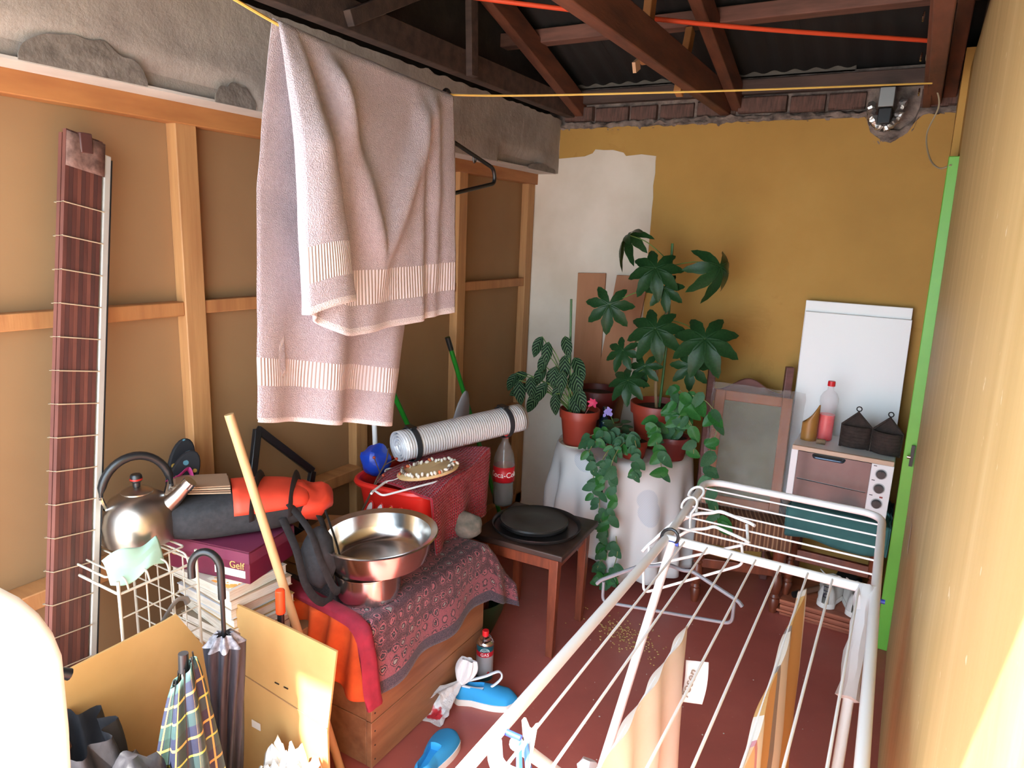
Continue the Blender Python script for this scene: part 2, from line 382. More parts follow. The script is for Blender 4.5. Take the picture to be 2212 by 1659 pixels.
G().beam((-.055, 2.0, 2.40), (-.055, 3.50, 2.26), .03, .055).build('ceiling_batten', ROOFW, ceil, True, bev=.003)
for y in (2.35, 2.55, 2.9, 3.3):
    G().tube(arc((-.085, y, 2.36-.1*(y-2.3)), .012, 0, PI*1.5, 8, (0, 1, 0)), .0035, 6).build('wire_staple', CHROME, ceil, True)
# hanging cable and orange hose, washing line
o = G().tube(bez([(-.055, 3.28, 2.45), (-.078, 3.26, 2.38), (-.052, 3.27, 2.31), (-.01, 3.28, 2.21), (-.035, 3.28, 2.10), (-.012, 3.2, 2.0), (.025, 3.1, 1.952), (.06, 3.055, 1.958)]), .0032, 6).build('loose_cable', mat('beige_cable', '9A8B70', .6))
tag(o, 'thin beige cable looping down from the roof timber beside the green door post', 'cable')
o = G().tube(bez([(-1.80, 1.95, 2.49), (-1.45, 2.24, 2.455), (-.75, 2.79, 2.438), (-.065, 3.33, 2.452)]), .0085, 10).build('orange_hose', mat('orange_rubber', 'E0502E', .5))
tag(o, 'bright orange cable strung across under the roof purlins', 'cable')
o = G().tube(bez([(-1.06, .30, 2.16), (-1.12, .55, 2.115), (-1.205, 1.07, 2.052), (-1.245, 1.45, 2.035), (-1.262, 1.79, 2.045), (-.70, 2.28, 2.11), (-.04, 2.86, 2.205)], 16), .0032, 6).build('washing_line', mat('yellow_cord', 'D9B25A', .7))
tag(o, 'yellow washing line cord stretched under the roof, holding up the towel', 'cord')
# bracket in the knocked-out hole
t = T('wall_bracket', 'grey metal bracket wrapped in crumpled foil, set in broken plaster atop yellow wall', 'bracket', (-.19, YB, 2.22))
G().box2((-.235, 3.44, 2.236), (-.175, 3.60, 2.315)).build('bracket_arm', GREYM, t, True, bev=.003)
G().box2((-.23, 3.445, 2.17), (-.18, 3.60, 2.232)).build('bracket_socket', BLACKP, t, True, bev=.003)
for pts in ([(-.262, 3.5, 2.262), (-.258, 3.49, 2.23), (-.25, 3.49, 2.20), (-.225, 3.48, 2.168), (-.205, 3.48, 2.155)], [(-.14, 3.5, 2.272), (-.148, 3.49, 2.235), (-.155, 3.49, 2.195), (-.18, 3.48, 2.168), (-.205, 3.48, 2.155)]):
    P = bez(pts, 5); g = G().tube(P, [.013+.006*rnd.random() for _ in P], 7)
    g.v = [q + V((rnd.uniform(-.004, .004), rnd.uniform(-.004, .004), rnd.uniform(-.004, .004))) for q in g.v]
    g.build('foil_strip', mat('foil', 'C8C4C0', .3, .9, bump=.6, bsc=60), t, True, ang=10)
# ================================================================== FURNITURE
# ---- wooden crate
t = T('wooden_crate', 'low brown plank crate under the patterned rug and steel basin', 'crate', (-1.47, 1.72, 0))
for k in range(3):
    z0, z1 = .005+k*.163, .005+k*.163+.160
    for x in (-1.252, -1.688):
        G().box2((x-.011, 1.402, z0), (x+.011, 2.038, z1)).build('plank', CHESTW, t, True, bev=.002)
    for y in (1.413, 2.027):
        G().box2((-1.676, y-.010, z0), (-1.264, y+.010, z1)).build('plank', CHESTW, t, True, bev=.002)
G().box2((-1.70, 1.40, .492), (-1.24, 2.04, .503)).build('lid', CHESTW, t, True, bev=.002)
for k in range(3):
    for q in range(3):
        G().ell((-1.2405, 1.418, .03+k*.163+q*.05), (.0015, .003, .003), 6, 4).build('nail', BLACKP, t, True)

# ---- patterned rug over the crate
def m_rug():
    n = N('persian_rug', .95); uv = n.co('UV'); sx = n.add('ShaderNodeSeparateXYZ'); n.ln(uv, sx.inputs[0])
    u, v = sx.outputs[0], sx.outputs[1]
    band = n.ramp(v, [(0, '3A3440'), (.055, '84454F'), (.165, '241C26'), (.18, '46252E'), (.38, '241C26'), (.395, '80434D'), (.52, '2E2530'), (.535, '20191F')], 'CONSTANT')
    vor = n.add('ShaderNodeTexVoronoi'); vor.inputs['Scale'].default_value = 1.0
    m = n.add('ShaderNodeMapping'); m.inputs['Scale'].default_value = (19, 17, 1); n.ln(uv, m.inputs[0]); nd = n.add('ShaderNodeTexNoise'); nd.inputs['Scale'].default_value = 3.0; n.ln(m.outputs[0], nd.inputs['Vector']); mv = n.add('ShaderNodeVectorMath', operation='MULTIPLY_ADD'); n.ln(nd.outputs['Color'], mv.inputs[0]); mv.inputs[1].default_value = (.45, .45, 0); n.ln(m.outputs[0], mv.inputs[2]); n.ln(mv.outputs[0], vor.inputs['Vector']); vor.inputs['Randomness'].default_value = .3
    motif = n.ramp(vor.outputs['Distance'], [(0, '8A8680'), (.15, '1E1822'), (.25, '9E5861'), (.33, '241C26'), (.40, '7A424B')], 'CONSTANT')
    mk = n.ramp(vor.outputs['Distance'], [(0, 1), (.46, 0)], 'CONSTANT')
    inb = n.ramp(v, [(0, 0), (.06, 1), (.53, 0)], 'CONSTANT')
    c = n.mix(n.math('MULTIPLY', mk, inb), band, motif)
    wv = n.add('ShaderNodeTexWave', wave_type='BANDS'); wv.inputs['Scale'].default_value = 9; wv.inputs['Distortion'].default_value = 9; n.ln(m.outputs[0], wv.inputs['Vector']); wv.inputs['Scale'].default_value = .45
    c = n.mix(n.math('MULTIPLY', n.math('MULTIPLY', n.ramp(wv.outputs['Fac'], [(.43, 0), (.47, 1), (.54, 0)]), inb), .8), c, '2A222C')
    f = n.noise(n.co('Object'), 260, 2); n.col(n.mix(n.math('MULTIPLY', n.ramp(f, [(.45, 0), (.6, 1)]), .10), c, 'C79A98'))  # pale pile sheen mixed into the base colour
    n.bump(f, .5, .003); n.p.inputs['Sheen Weight'].default_value = .15; return n.m
RL = [0, .30, .30+.47]
def rug(u, v):     # u along the crate, v from the hanging hem (0) to the far side (1)
    y = 1.392 + .833*u; d = v*.72; hang = .235 - .035*u + .006*math.sin(u*17)
    over = max(0, y-2.03)
    if d < hang: x = -1.232 + .012*math.sin(y*22)*(1-d/hang) + .014*(1-d/hang); z = .508 - (hang-d)
    else: x = -1.232 - (d-hang); z = .513 + .002*nz(x*12, y*12)
    k = min(1, d/hang); z -= over*(.55 + .55*k); x += over*(.22+.1*math.sin(y*40))*(1-.3*k)
    y -= over*.18
    return (x, y, z)
o = G().grid(rug, 70, 60).build('patterned_rug', m_rug(), sol=.006, off=1, ang=80)
tag(o, 'dusty pink and navy patterned rug draped over the wooden crate', 'rug')
# ---- orange cloth with a crimson cloth folded over it, on the crate's end
ORC = mat('orange_cotton', 'DE5A22', .9, c2='C74A1A', sc=20, bump=.15, bsc=90, bd=.002)
CRM = mat('crimson_cotton', '9E2238', .9, c2='7E1A2E', sc=20, bump=.15, bsc=90, bd=.002)
def orc(u, v):
    d = v*.42; x = -1.60 + .365*u; hang = .14 + .085*u + .012*math.sin(u*9)
    f = .014*math.sin(u*26)*min(1, d/.1)
    if d < .13: return (x, 1.53-d, .506)
    q = min(1, (d-.13)/.29); return (x+.02*q*math.sin(u*7), 1.386 + f - .006 - .03*q, .508 - hang*q*1.0)
o = G().grid(orc, 60, 30).build('orange_cloth', ORC, sol=.003, ang=80)
tag(o, 'bright orange cloth hanging in pleats over the end of the crate', 'cloth')
def crm(u, v):
    a = u; P = bez([(-1.66, 1.405, .53), (-1.50, 1.385, .528), (-1.35, 1.375, .525), (-1.25, 1.372, .505), (-1.222, 1.37, .42), (-1.214, 1.37, .33), (-1.208, 1.375, .26)], 10)
    i = min(len(P)-1, int(round(a*(len(P)-1)))); p = P[i]; th = 2*PI*v
    k = 1 + .25*math.sin(v*2*PI*3+a*6); return p + V((.016*math.sin(th)*(a > .45)*k, .028*math.cos(th)*k, .014*math.sin(th)*(a <= .55)))
o = G().grid(crm, 60, 14).build('crimson_cloth', CRM, ang=70)
tag(o, 'crimson cloth folded along the rug edge over the orange cloth', 'cloth')

# ---- saucepan and steel basin
t = T('saucepan', 'small shiny stainless saucepan standing on the rug under the wide basin', 'saucepan', (-1.355, 1.515, .515))
G().lathe([(0, 0), (.092, 0), (.101, .008), (.103, .03), (.103, .088), (.108, .092), (.108, .095), (.099, .093), (.098, .012), (0, .008)], n=48).build('pan_body', STEEL, t)
G().tube(rounded([(-.10, -.03, .07), (-.145, -.025, .075), (-.145, .025, .075), (-.10, .03, .07)], .02), .006, 8).build('pan_handle', BLACKP, t)
t = T('steel_basin', 'wide stainless steel basin balanced on the saucepan', 'basin', (-1.345, 1.56, .612), rot=(.03, -.03, 0))
G().lathe([(0, .002), (.13, .0), (.150, .012), (.163, .05), (.168, .085), (.186, .094), (.190, .098), (.187, .101), (.166, .093), (.158, .05), (.145, .018), (.128, .008), (.1, .006), (.098, .012), (.06, .014), (0, .012)], n=64).build('basin_body', STEEL, t)

# ---- red basket with knitted cloth and the things on top
RED = mat('red_plastic', 'D8281E', .4)
t = T('red_basket', 'red plastic slotted basket half covered by a crimson knitted cloth', 'basket', (-1.555, 2.025, .512), rz=.10)
hw, hl, hh = .165, .205, .205
def bside(u, v):
    a = 2*PI*u; c, s = math.cos(a), math.sin(a); q = 4.5
    k = (abs(c)**q + abs(s)**q)**(-1/q); f = .84 + .16*v; return (hw*k*c*f, hl*k*s*f, .012+hh*v)
G().grid(bside, 64, 8, cu=True).build('basket_wall', RED, t, sol=.004)
G().grid(lambda u, v: (lambda p: (p[0]*v, p[1]*v, .012))(bside(u, 0)), 64, 2, cu=True).build('basket_base', RED, t, sol=.004)
rim = [V(bside(i/64, 1.0)) for i in range(64)]
G().tube([p*1.0 + V((p.x*.05, p.y*.05, 0)) for p in rim], .012, 8, closed=True).build('basket_rim', RED, t)
SLOT = mat('slot_white', 'E6E2E6', .7); SLOTY = mat('slot_yellow', 'D9A72A', .7)
for i in range(5):        # elongated slots on the end wall: frame ring plus what shows through
    x = -.085 + i*.043; z = .115
    P = [(x+.016*math.cos(a)*1.0+.35*.038*math.sin(a), -hl*.955-.004, z+.040*math.sin(a)) for a in [2*PI*k/16 for k in range(16)]]
    G().tube(P, .0035, 6, closed=True).build('slot_edge', RED, t)
    g = G(); g.v = [V((p[0], p[1]+.0015, p[2])) for p in P]; g.f = [tuple(range(16))]; g.build('slot_opening', SLOTY if i in (2, 3) else SLOT, t, sol=.002)
def m_knit():
    n = N('crimson_knit', .95); uv = n.co('UV', (70, 60, 1)); w1 = n.add('ShaderNodeTexWave', wave_type='BANDS', bands_direction='X'); w1.inputs['Scale'].default_value = .2; n.ln(uv, w1.inputs[0])
    w2 = n.add('ShaderNodeTexWave', wave_type='BANDS', bands_direction='Y'); w2.inputs['Scale'].default_value = .2; n.ln(uv, w2.inputs[0])
    h = n.math('MULTIPLY', w1.outputs['Fac'], w2.outputs['Fac']); n.col(n.ramp(h, [(0, '8A0E22'), (.6, 'C41A34')])); n.bump(h, 1.0, .012); n.p.inputs['Sheen Weight'].default_value = .2; return n.m
def knit(u, v):    # over the top and down the room side (+x) and round the near corner
    y = -.222 + .462*u; d = v*.52
    top = .228 + .045*u
    if d < .25: return (-.06 + d, y + .03*(1-d/.25)*(1-u), top + .008*math.sin(u*9+d*20))
    q = (d-.25)/.27
    return (.190 + .016*math.sin(u*15+1)*q, y + .02*q*(1-2*u), top*(1-q) + (.008 + .012*u)*q)
o = G().grid(knit, 60, 50)
o.v = [V(MW[t.name] @ p) for p in o.v]
o = o.build('knitted_cloth', m_knit(), sol=.008, off=1, ang=80); tag(o, 'crimson knitted cloth draped over the red basket', 'cloth')
# foil camping mat
def m_foil():
    n = N('foil_mat', .28, .35); v = n.co('Object', (1, 1, 1)); n.col('E6E6EA')
    w1 = n.add('ShaderNodeTexWave', wave_type='BANDS', bands_direction='Z'); w1.inputs['Scale'].default_value = 28; n.ln(n.co('Object'), w1.inputs[0])
    n.bump(n.math('ADD', n.math('MULTIPLY', w1.outputs['Fac'], .6), n.noise(v, 60, 3)), .6, .004); return n.m
A, Bp = V((-1.61, 1.97, .835)), V((-1.395, 2.53, .868)); Lm = (Bp-A).length; ax = (Bp-A).normalized()
t = T('foil_camping_mat', 'rolled silver foil camping mat with black straps lying across the basket', 'mat', A, rot=ax.to_track_quat('Z', 'Y').to_euler())
MW[t.name] = Matrix.LocRotScale(A, t.rotation_euler, None)
sp = []
for i in range(120):
    a = i*2*PI*3.6/119; r = .020 + .045*i/119; sp.append((r*math.cos(a), r*math.sin(a)))
G().grid(lambda u, v: (*[c*(1+.015*nz(u*40, v*9)) for c in sp[int(round(u*119))]], Lm*v), 119, 20).build('mat_roll', m_foil(), t, sol=.004, ang=80)
for z in (.05, Lm-.10):
    G().lathe([(.066, z), (.069, z), (.069, z+.022), (.066, z+.022)], n=32).build('strap', BLACKF, t)
    G().box((-.0, .070, z+.011), (.05, .008, .03)).build('buckle', BLACKP, t, bev=.003)
# shell-trimmed mirror
t = T('shell_mirror', 'oval plaque edged with small sea shells on the knitted cloth', 'plaque', (-1.425, 1.92, .792), rot=(.10, .02, -.55))
G().lathe([(0, 0), (.115, 0), (.118, .006), (.112, .010), (0, .010)], n=40, sx=.6).build('plaque_base', mat('pale_wood_plaque', 'C9A878', .6), t)
sm = [mat('shell_a', 'CFC6B8', .4), mat('shell_b', '6A5A50', .5), mat('shell_c', 'C0603A', .5)]
shm = [G().ell((0, 0, 0), (.009, .006, .006), 7, 5).mesh('shell', m) for m in sm]
for i in range(46):
    a = 2*PI*i/46 + rnd.uniform(-.05, .05); r = rnd.uniform(.090, .114)
    o = bpy.data.objects.new('shell', shm[rnd.choice((0, 0, 0, 1, 1, 2))]); COL.objects.link(o); o.parent = t
    o.location = (r*.6*math.cos(a), r*math.sin(a), .014+rnd.random()*.006); o.rotation_euler = (rnd.random()*3, rnd.random()*3, rnd.random()*3)
# white plastic hangers lying flat, blue bag, twig
def hanger(name, label, m, pos, ux, uy, w=.40, h=.17, r=.0045, group=None, notches=True):
    """hanger in the plane (ux, uy): hook at the top, shoulders, trouser bar"""
    t = T(name, label, 'hanger', pos, group=group); ux, uy, p = V(ux).normalized(), V(uy).normalized(), V(pos)
    q = lambda x, y: p + ux*x + uy*y
    hook = [q(-.022, .052)] + [q(.024*math.cos(a), .055+.024*math.sin(a)) for a in [PI*(1-k/9*1.25) for k in range(10)]] + [q(.004, .025), q(0, 0), q(0, -.02)]
    G().tube(hook, r*.8, 8).build('hook', BLACKP if name != 'white_hanger' else m, t, True)
    G().tube(rounded([q(-w/2-.012, -h*.62-.01), q(-w/2, -h*.60), q(-.07, -h*.20), q(-.045, -.035), q(0, -.022), q(.045, -.035), q(.07, -h*.20), q(w/2, -h*.60), q(w/2+.012, -h*.62-.01)], .02), r, 8).build('shoulders', m, t, True)
    G().tube(rounded([q(-w/2+.01, -h*.62), q(-w/2+.01, -h), q(w/2-.01, -h), q(w/2-.01, -h*.62)], .02), r*.85, 8).build('trouser_bar', m, t, True)
    return t
hanger('white_hanger', 'white plastic hanger lying flat on top of the red basket', WHITEM, (-1.545, 1.90, .757), (.35, .93, .03), (-.93, .35, .02), .30, .13)
BLU = mat('blue_plastic_bag', '1F45B5', .3, c2='16349A', sc=10, bump=.6, bsc=20)
g = G().ell((0, 0, .06), (.055, .06, .062), 20, 14); g.v = [p*(1+.16*nz(p.x*30, p.y*30, p.z*30)) for p in g.v]
tag(g.build('blue_bag', BLU, loc=(-1.68, 1.93, .72), ang=25), 'crumpled blue plastic bag beside the end of the foil mat', 'bag')
t = T('dry_twig', 'dry forked twig with berries leaning over the red basket', 'twig', (-1.60, 1.79, .70))
TW = mat('twig_bark', '4E3C30', .9)
G().tube(bez([(-1.585, 1.74, .655), (-1.585, 1.78, .70), (-1.59, 1.83, .755), (-1.60, 1.89, .80), (-1.62, 1.93, .84)]), [.004]*20+[.003]*29, 6).build('twig_stem', TW, t, True)
for a, b in (((-1.588, 1.80, .725), (-1.56, 1.83, .775)), ((-1.595, 1.85, .775), (-1.63, 1.86, .82)), ((-1.60, 1.88, .79), (-1.565, 1.91, .815))):
    G().tube([a, b], .002, 5).build('side_twig', TW, t, True); G().ell(b, (.006,)*3, 8, 6).build('berry', mat('berry', 'A03A22', .4), t, True)

# ---- stool with black trays and cola bottle
t = T('wooden_stool', 'square dark-topped wooden stool with reddish legs beside the crate', 'stool', (-1.21, 2.39, 0), rz=.05)
G().box((0, 0, .448), (.40, .40, .024)).build('stool_top', DARKW, t, bev=.004)
for y in (-.155, .155): G().box((0, y, .405), (.30, .02, .06)).build('apron', REDW, t, bev=.002)
for x in (-.155, .155): G().box((x, 0, .405), (.02, .30, .06)).build('apron', REDW, t, bev=.002)
for x in (-.155, .155):
    for y in (-.155, .155):
        g = G().hexa([(x+s*(.015), y+q*(.015), 0) for s, q in ((-1, -1), (1, -1), (1, 1), (-1, 1))] + [(x+s*.02, y+q*.02, .436) for s, q in ((-1, -1), (1, -1), (1, 1), (-1, 1))])
        g.build('leg', REDW, t, bev=.003)
TRAY = mat('black_enamel', '1C1B1C', .3, c2='2B2928', sc=12)
def tray(r, h): return [(0, 0), (r*.82, 0), (r*.95, h*.35), (r, h), (r*1.0, h+.004), (r*.965, h), (r*.93, h*.5), (r*.8, .006), (0, .006)]
o = G().lathe(tray(.185, .022), n=56).build('round_tray', TRAY, loc=(-1.205, 2.375, .461)); tag(o, 'larger black round tray lying on the dark stool', 'tray')
o = G().lathe([(0, 0), (.13, 0), (.142, .008), (.144, .020), (.140, .026), (.128, .021), (.06, .024), (0, .026)], n=56).build('pan_cover', TRAY, loc=(-1.225, 2.39, .468)); tag(o, 'smaller black round pan cover lying upside down in the larger tray', 'pan cover')
def m_glass(name, c, rough=.05, alpha=.35):
    n = N(name, rough); n.col(c); n.p.inputs['Alpha'].default_value = alpha; n.p.inputs['Specular IOR Level'].default_value = .8; return n.m
def text(body, size, m, M, parent=None, name='lettering', ext=.0006, align='CENTER'):
    c = bpy.data.curves.new(name, 'FONT'); c.body = body; c.size = size; c.extrude = ext; c.align_x = align; c.align_y = 'CENTER'
    tmp = bpy.data.objects.new('tmp', c); COL.objects.link(tmp); bpy.context.view_layer.update()
    me = bpy.data.meshes.new_from_object(tmp.evaluated_get(bpy.context.evaluated_depsgraph_get())); bpy.data.objects.remove(tmp)
    me.materials.clear(); me.materials.append(m)
    o = bpy.data.objects.new(name, me); COL.objects.link(o)
    if parent: o.parent = parent
    o.matrix_basis = M; return o
def wrap(o, r):     # bend flat lettering (x along, y up) round a cylinder of radius r about local z, facing -y
    for v in o.data.vertices:
        a = v.co.x/r; d = r + v.co.z; v.co = (d*math.sin(a), -d*math.cos(a), v.co.y)
t = T('cola_bottle', 'clear plastic cola bottle with a red label behind the stool trays', 'bottle', (-1.40, 2.60, 0))
zb = .46
prof = [(0, 0), (.035, 0), (.044, .01), (.046, .04), (.043, .09), (.047, .15), (.047, .20), (.042, .235), (.028, .27), (.015, .295), (.0145, .315)]
t.location = (-1.455, 2.52, zb); MW[t.name] = Matrix.Translation(t.location)
G().lathe(prof, n=28).build('bottle_body', m_glass('clear_pet', '9A9490', .08, .25), t, sol=.001)
G().lathe([(.0, .003), (.043, .006), (.0445, .04), (.0415, .09), (.0435, .11), (0, .11)], n=28).build('dark_contents', mat('murky_water', '3B3634', .2), t)
G().lathe([(.0478, .115), (.0478, .185)], n=28).build('label_band', mat('cola_red', 'C9202C', .4), t, sol=.0006)
o = text('Coca-Cola', .034, mat('label_white', 'F2EEEA', .5), Matrix.Translation((0, 0, .150)) @ Matrix.Rotation(.55, 4, 'Z'), t, 'label_lettering'); wrap(o, .0485)
G().lathe([(0, .335), (.016, .335), (.016, .312), (.015, .312)], n=20).build('bottle_cap', mat('cola_cap', 'C9202C', .4), t)

# ---- round table, cloth
TC = V((-1.135, 3.165, 0)); TZ = .645
t = T('round_table', 'small round table hidden beneath the white tablecloth and flower pots', 'table', TC)
G().lathe([(0, TZ-.03), (.315, TZ-.03), (.32, TZ-.025), (.32, TZ-.004), (.315, TZ), (0, TZ)], n=40).build('table_top', REDW, t)
for k in range(4):
    a = k*PI/2 + .35; G().tube([(.26*math.cos(a), .26*math.sin(a), 0), (.22*math.cos(a), .22*math.sin(a), TZ-.03)], .018, 10).build('leg', REDW, t)
def m_cloth():
    n = N('white_tablecloth', .85); v = n.co('Object'); vor = n.add('ShaderNodeTexVoronoi'); vor.inputs['Scale'].default_value = 4.2; n.ln(v, vor.inputs[0])
    lines = n.add('ShaderNodeTexWave', wave_type='BANDS', bands_direction='DIAGONAL'); lines.inputs['Scale'].default_value = 60; n.ln(v, lines.inputs[0])
    k = n.math('MULTIPLY', n.ramp(vor.outputs['Distance'], [(.28, 1), (.30, 0)]), n.ramp(lines.outputs['Fac'], [(.4, .3), (.6, 1)]))
    pick = n.ramp(vor.outputs['Color'], [(.45, 0), (.5, 1)])
    c = n.mix(n.math('MULTIPLY', n.math('MULTIPLY', k, pick), .55), 'D6D2D0', '9AA6B8')
    c = n.mix(n.ramp(n.noise(v, 5, 3), [(.58, 0), (.75, .35)]), c, 'BFD3D4'); n.col(c); n.bump(n.noise(v, 300, 2), .1, .001); return n.m
def tcl(u, v):
    a = 2*PI*u
    if v < .4: r = .327*v/.4; return (r*math.cos(a), r*math.sin(a), TZ+.0025)
    q = (v-.4)/.6; ca = math.cos(a+.2)
    front = .5+.5*math.cos(a - math.radians(-80)); hem = .08 + .22*max(0, math.cos(a-math.radians(205)))
    fold = (.030*math.sin(a*14)+.014*math.sin(a*9+1))*min(1, q*1.6)
    rr = .327 + .012*math.sin(min(1, q*8)*PI/2) + .030*q + fold*q**.6
    rr = min(rr, .336 if math.sin(a) > .55 else (.36 if math.sin(a) > .3 else .39)); return (rr*math.cos(a), rr*math.sin(a), TZ+.002 - (TZ-hem)*q + (-.004 if q > .9 else 0))
g = G().grid(tcl, 220, 34, cu=True); o = g.build('tablecloth', m_cloth(), sol=.002, loc=TC, ang=80)
tag(o, 'white cloth with faint blue motifs hanging in folds from the round table', 'tablecloth')

# ---- turned chairs
def turned(L, r=.021):   # spindle profile of height L
    k = [(0, .62), (.05, .75), (.14, 1.05), (.17, .8), (.19, 1.0), (.22, .72), (.25, .95), (.34, 1.15), (.42, .95), (.46, .62), (.48, 1.0), (.51, .75), (.53, 1.15), (.54, 1.25), (.80, 1.25), (.81, 1.0), (.84, .8), (.90, 1.1), (.96, .95), (1, 1)]
    return [(0, 0)] + [(r*b, L*a) for a, b in k] + [(0, L)]
CHW = mat('chair_wood', '7E3F28', .4, c2='5E2D1E', sc=9, stretch=(3, 3, .8), coat=.25)
CHB = mat('chair_back_wood', '7A4A44', .5, c2='5A342F', sc=8, stretch=(1, 3, 3), coat=.2)
c18 = math.radians(18)
t = T('carved_chair', 'carved wooden chair with a wrapped picture propped on its striped seat', 'chair', (-.560, 3.215, 0), rz=c18)
for x in (-.175, .175):
    G().lathe(turned(.42, .024), (x, -.16, 0), 16).build('leg', CHW, t)
    G().hexa([(x-.018, .15, 0), (x+.018, .15, 0), (x+.018, .185, 0), (x-.018, .185, 0), (x-.018, .145, 1.09), (x+.018, .145, 1.09), (x+.018, .18, 1.09), (x-.018, .18, 1.09)]).build('back_post', CHB, t, bev=.004)
G().box((0, -.16, .20), (.32, .02, .045)).build('stretcher', CHW, t, bev=.003)
for x in (-.175, .175): G().box((x, 0, .15), (.02, .32, .035)).build('stretcher', CHW, t, bev=.003)
G().box((0, 0, .415), (.40, .38, .035)).build('seat', CHW, t, bev=.006)
cr = [(-.16, .90), (.16, .90), (.16, .955)] + [(.16-.32*k/24, .955+.065*(.5-.5*math.cos(2*PI*k/24))**1.3) for k in range(1, 24)] + [(-.16, .955)]
G().prism(cr, .024, Matrix(((1, 0, 0, 0), (0, 0, -1, .175), (0, 1, 0, 0), (0, 0, 0, 1)))).build('crest_rail', CHB, t, bev=.003)
G().box((0, .165, .62), (.32, .02, .05)).build('back_rail', CHB, t, bev=.003)
for k in range(5): G().lathe([(0, .64), (.009, .64), (.007, .68), (.012, .77), (.007, .86), (.009, .90), (0, .90)], (-.12+.06*k, .165, 0), 10).build('back_spindle', CHB, t)
def m_stripe():
    n = N('striped_seat_cover', .9); uv = n.co('UV'); sx = n.add('ShaderNodeSeparateXYZ'); n.ln(uv, sx.inputs[0])
    w1 = n.add('ShaderNodeTexWave', wave_type='BANDS', bands_direction='X'); w1.inputs['Scale'].default_value = 3.6; n.ln(uv, w1.inputs[0]); w1.inputs['Distortion'].default_value = 0.6
    n.col(n.ramp(w1.outputs['Fac'], [(.15, '5E3A28'), (.4, '8E6448'), (.6, 'A98262'), (.85, '6A4430')])); n.bump(n.noise(n.co('Object'), 220, 2), .2, .001); return n.m
def cov(u, v):
    x = -.208 + .416*u; d = v*.50
    if d < .13: return (x, -.205 - .004*math.sin(u*40)*(1-d/.13), .310 + d + .006*math.sin(u*9))
    return (x, -.203 + (d-.13), .4385 + .003*math.sin(u*12))
G().grid(cov, 50, 20).build('seat_cover', m_stripe(), t, sol=.006, off=1, ang=80)
t = T('padded_chair', 'turned wooden chair with a teal seat cushion carrying the small oven', 'chair', (-.135, 3.265, .074))
for x in (-.172, .172):
    G().lathe(turned(.375, .024), (x, -.085, 0), 16).build('leg', CHW, t)
    G().box((x*.98, .16, .19), (.036, .034, .38)).build('back_leg', CHW, t, bev=.004)
G().box((0, -.085, .205), (.30, .022, .055)).build('stretcher', CHW, t, bev=.003)
for x in (-.172, .172): G().box((x, .03, .16), (.02, .22, .035)).build('stretcher', CHW, t, bev=.003)
G().box((0, .01, .385), (.385, .36, .03)).build('seat', CHW, t, bev=.006)
TEAL = mat('teal_fabric', '3E6E6C', .9, c2='346060', sc=10, bump=.25, bsc=120, bd=.002)
def cush(u, v):
    x = -.198 + .396*u; d = v*.50; e = min(u, 1-u)
    if d < .14: return (x, -.195 - .010*math.sin(d/.14*PI) - .004*math.sin(u*17), .325 + d*.98 + .01*math.sin(u*7))
    return (x, -.195 + (d-.14), .468 - (.02*max(0, 1-e/.05)))
G().grid(cush, 46, 30).build('cushion', TEAL, t, sol=.01, off=-1, ang=80)
for s in (-1, 1): G().grid(lambda u, v: (s*(.199+.003*math.sin(u*20)), -.195+.35*u, .33+.125*v), 16, 5).build('cushion_side', TEAL, t, sol=.006)

# ---- picture in plastic wrap on the carved chair
d_ = RZ(c18); pc = V((-.545, 3.135, .452)); lean = math.atan2(.17, .53)
t = T('wrapped_picture', 'orange-brown framed picture wrapped in clear plastic, propped on the carved chair', 'picture', pc, rot=(-lean*.9, .05, c18))
W, H = .345, .535; fw = .045
FR = mat('orange_frame_wood', 'A8643A', .5, c2='935230', sc=8, stretch=(3, 3, .8))
for x in (-W/2+fw/2, W/2-fw/2): G().box((x, 0, H/2), (fw, .022, H)).build('frame_rail', FR, t, bev=.004)
for z in (fw/2, H-fw/2): G().box((0, 0, z), (W-2*fw, .022, fw)).build('frame_rail', FR, t, bev=.004)
def m_pic():
    n = N('dark_picture', .35); v = n.co('Object', (1, 1, 1), (0, .7, 0)); w1 = n.add('ShaderNodeTexWave', wave_type='BANDS', bands_direction='X'); w1.inputs['Scale'].default_value = 38; n.ln(v, w1.inputs[0])
    c = n.ramp(n.noise(n.co('Object'), 4, 3), [(.35, '55534A'), (.7, '6C6A52')]); n.col(n.mix(n.math('MULTIPLY', w1.outputs['Fac'], .25), c, '7E8A52')); return n.m
G().box((0, .004, H/2), (W-2*fw+.004, .008, H-2*fw+.004)).build('picture_panel', m_pic(), t)
n_ = N('clear_wrap', .12); n_.col('CFCBC8'); n_.p.inputs['Alpha'].default_value = .22; n_.bump(n_.noise(n_.co('Object', (1, 1, 1)), 14, 5, .7, 1.5), .9, .02); WRAP = n_.m
def wrp(u, v):
    x = -W/2-.02 + (W+.075)*u; z = -.002 + (H+.035)*v; e = max(0, u-.93)
    return (x + .012*nz(z*14, 2)*(u > .9 or u < .05), -.020 + .010*nz(x*13, z*13) + .006*nz(x*40, z*40) + .35*e, z + .008*nz(x*15, 4)*(v > .95))
G().grid(wrp, 50, 70).build('plastic_wrap', WRAP, t, ang=80)
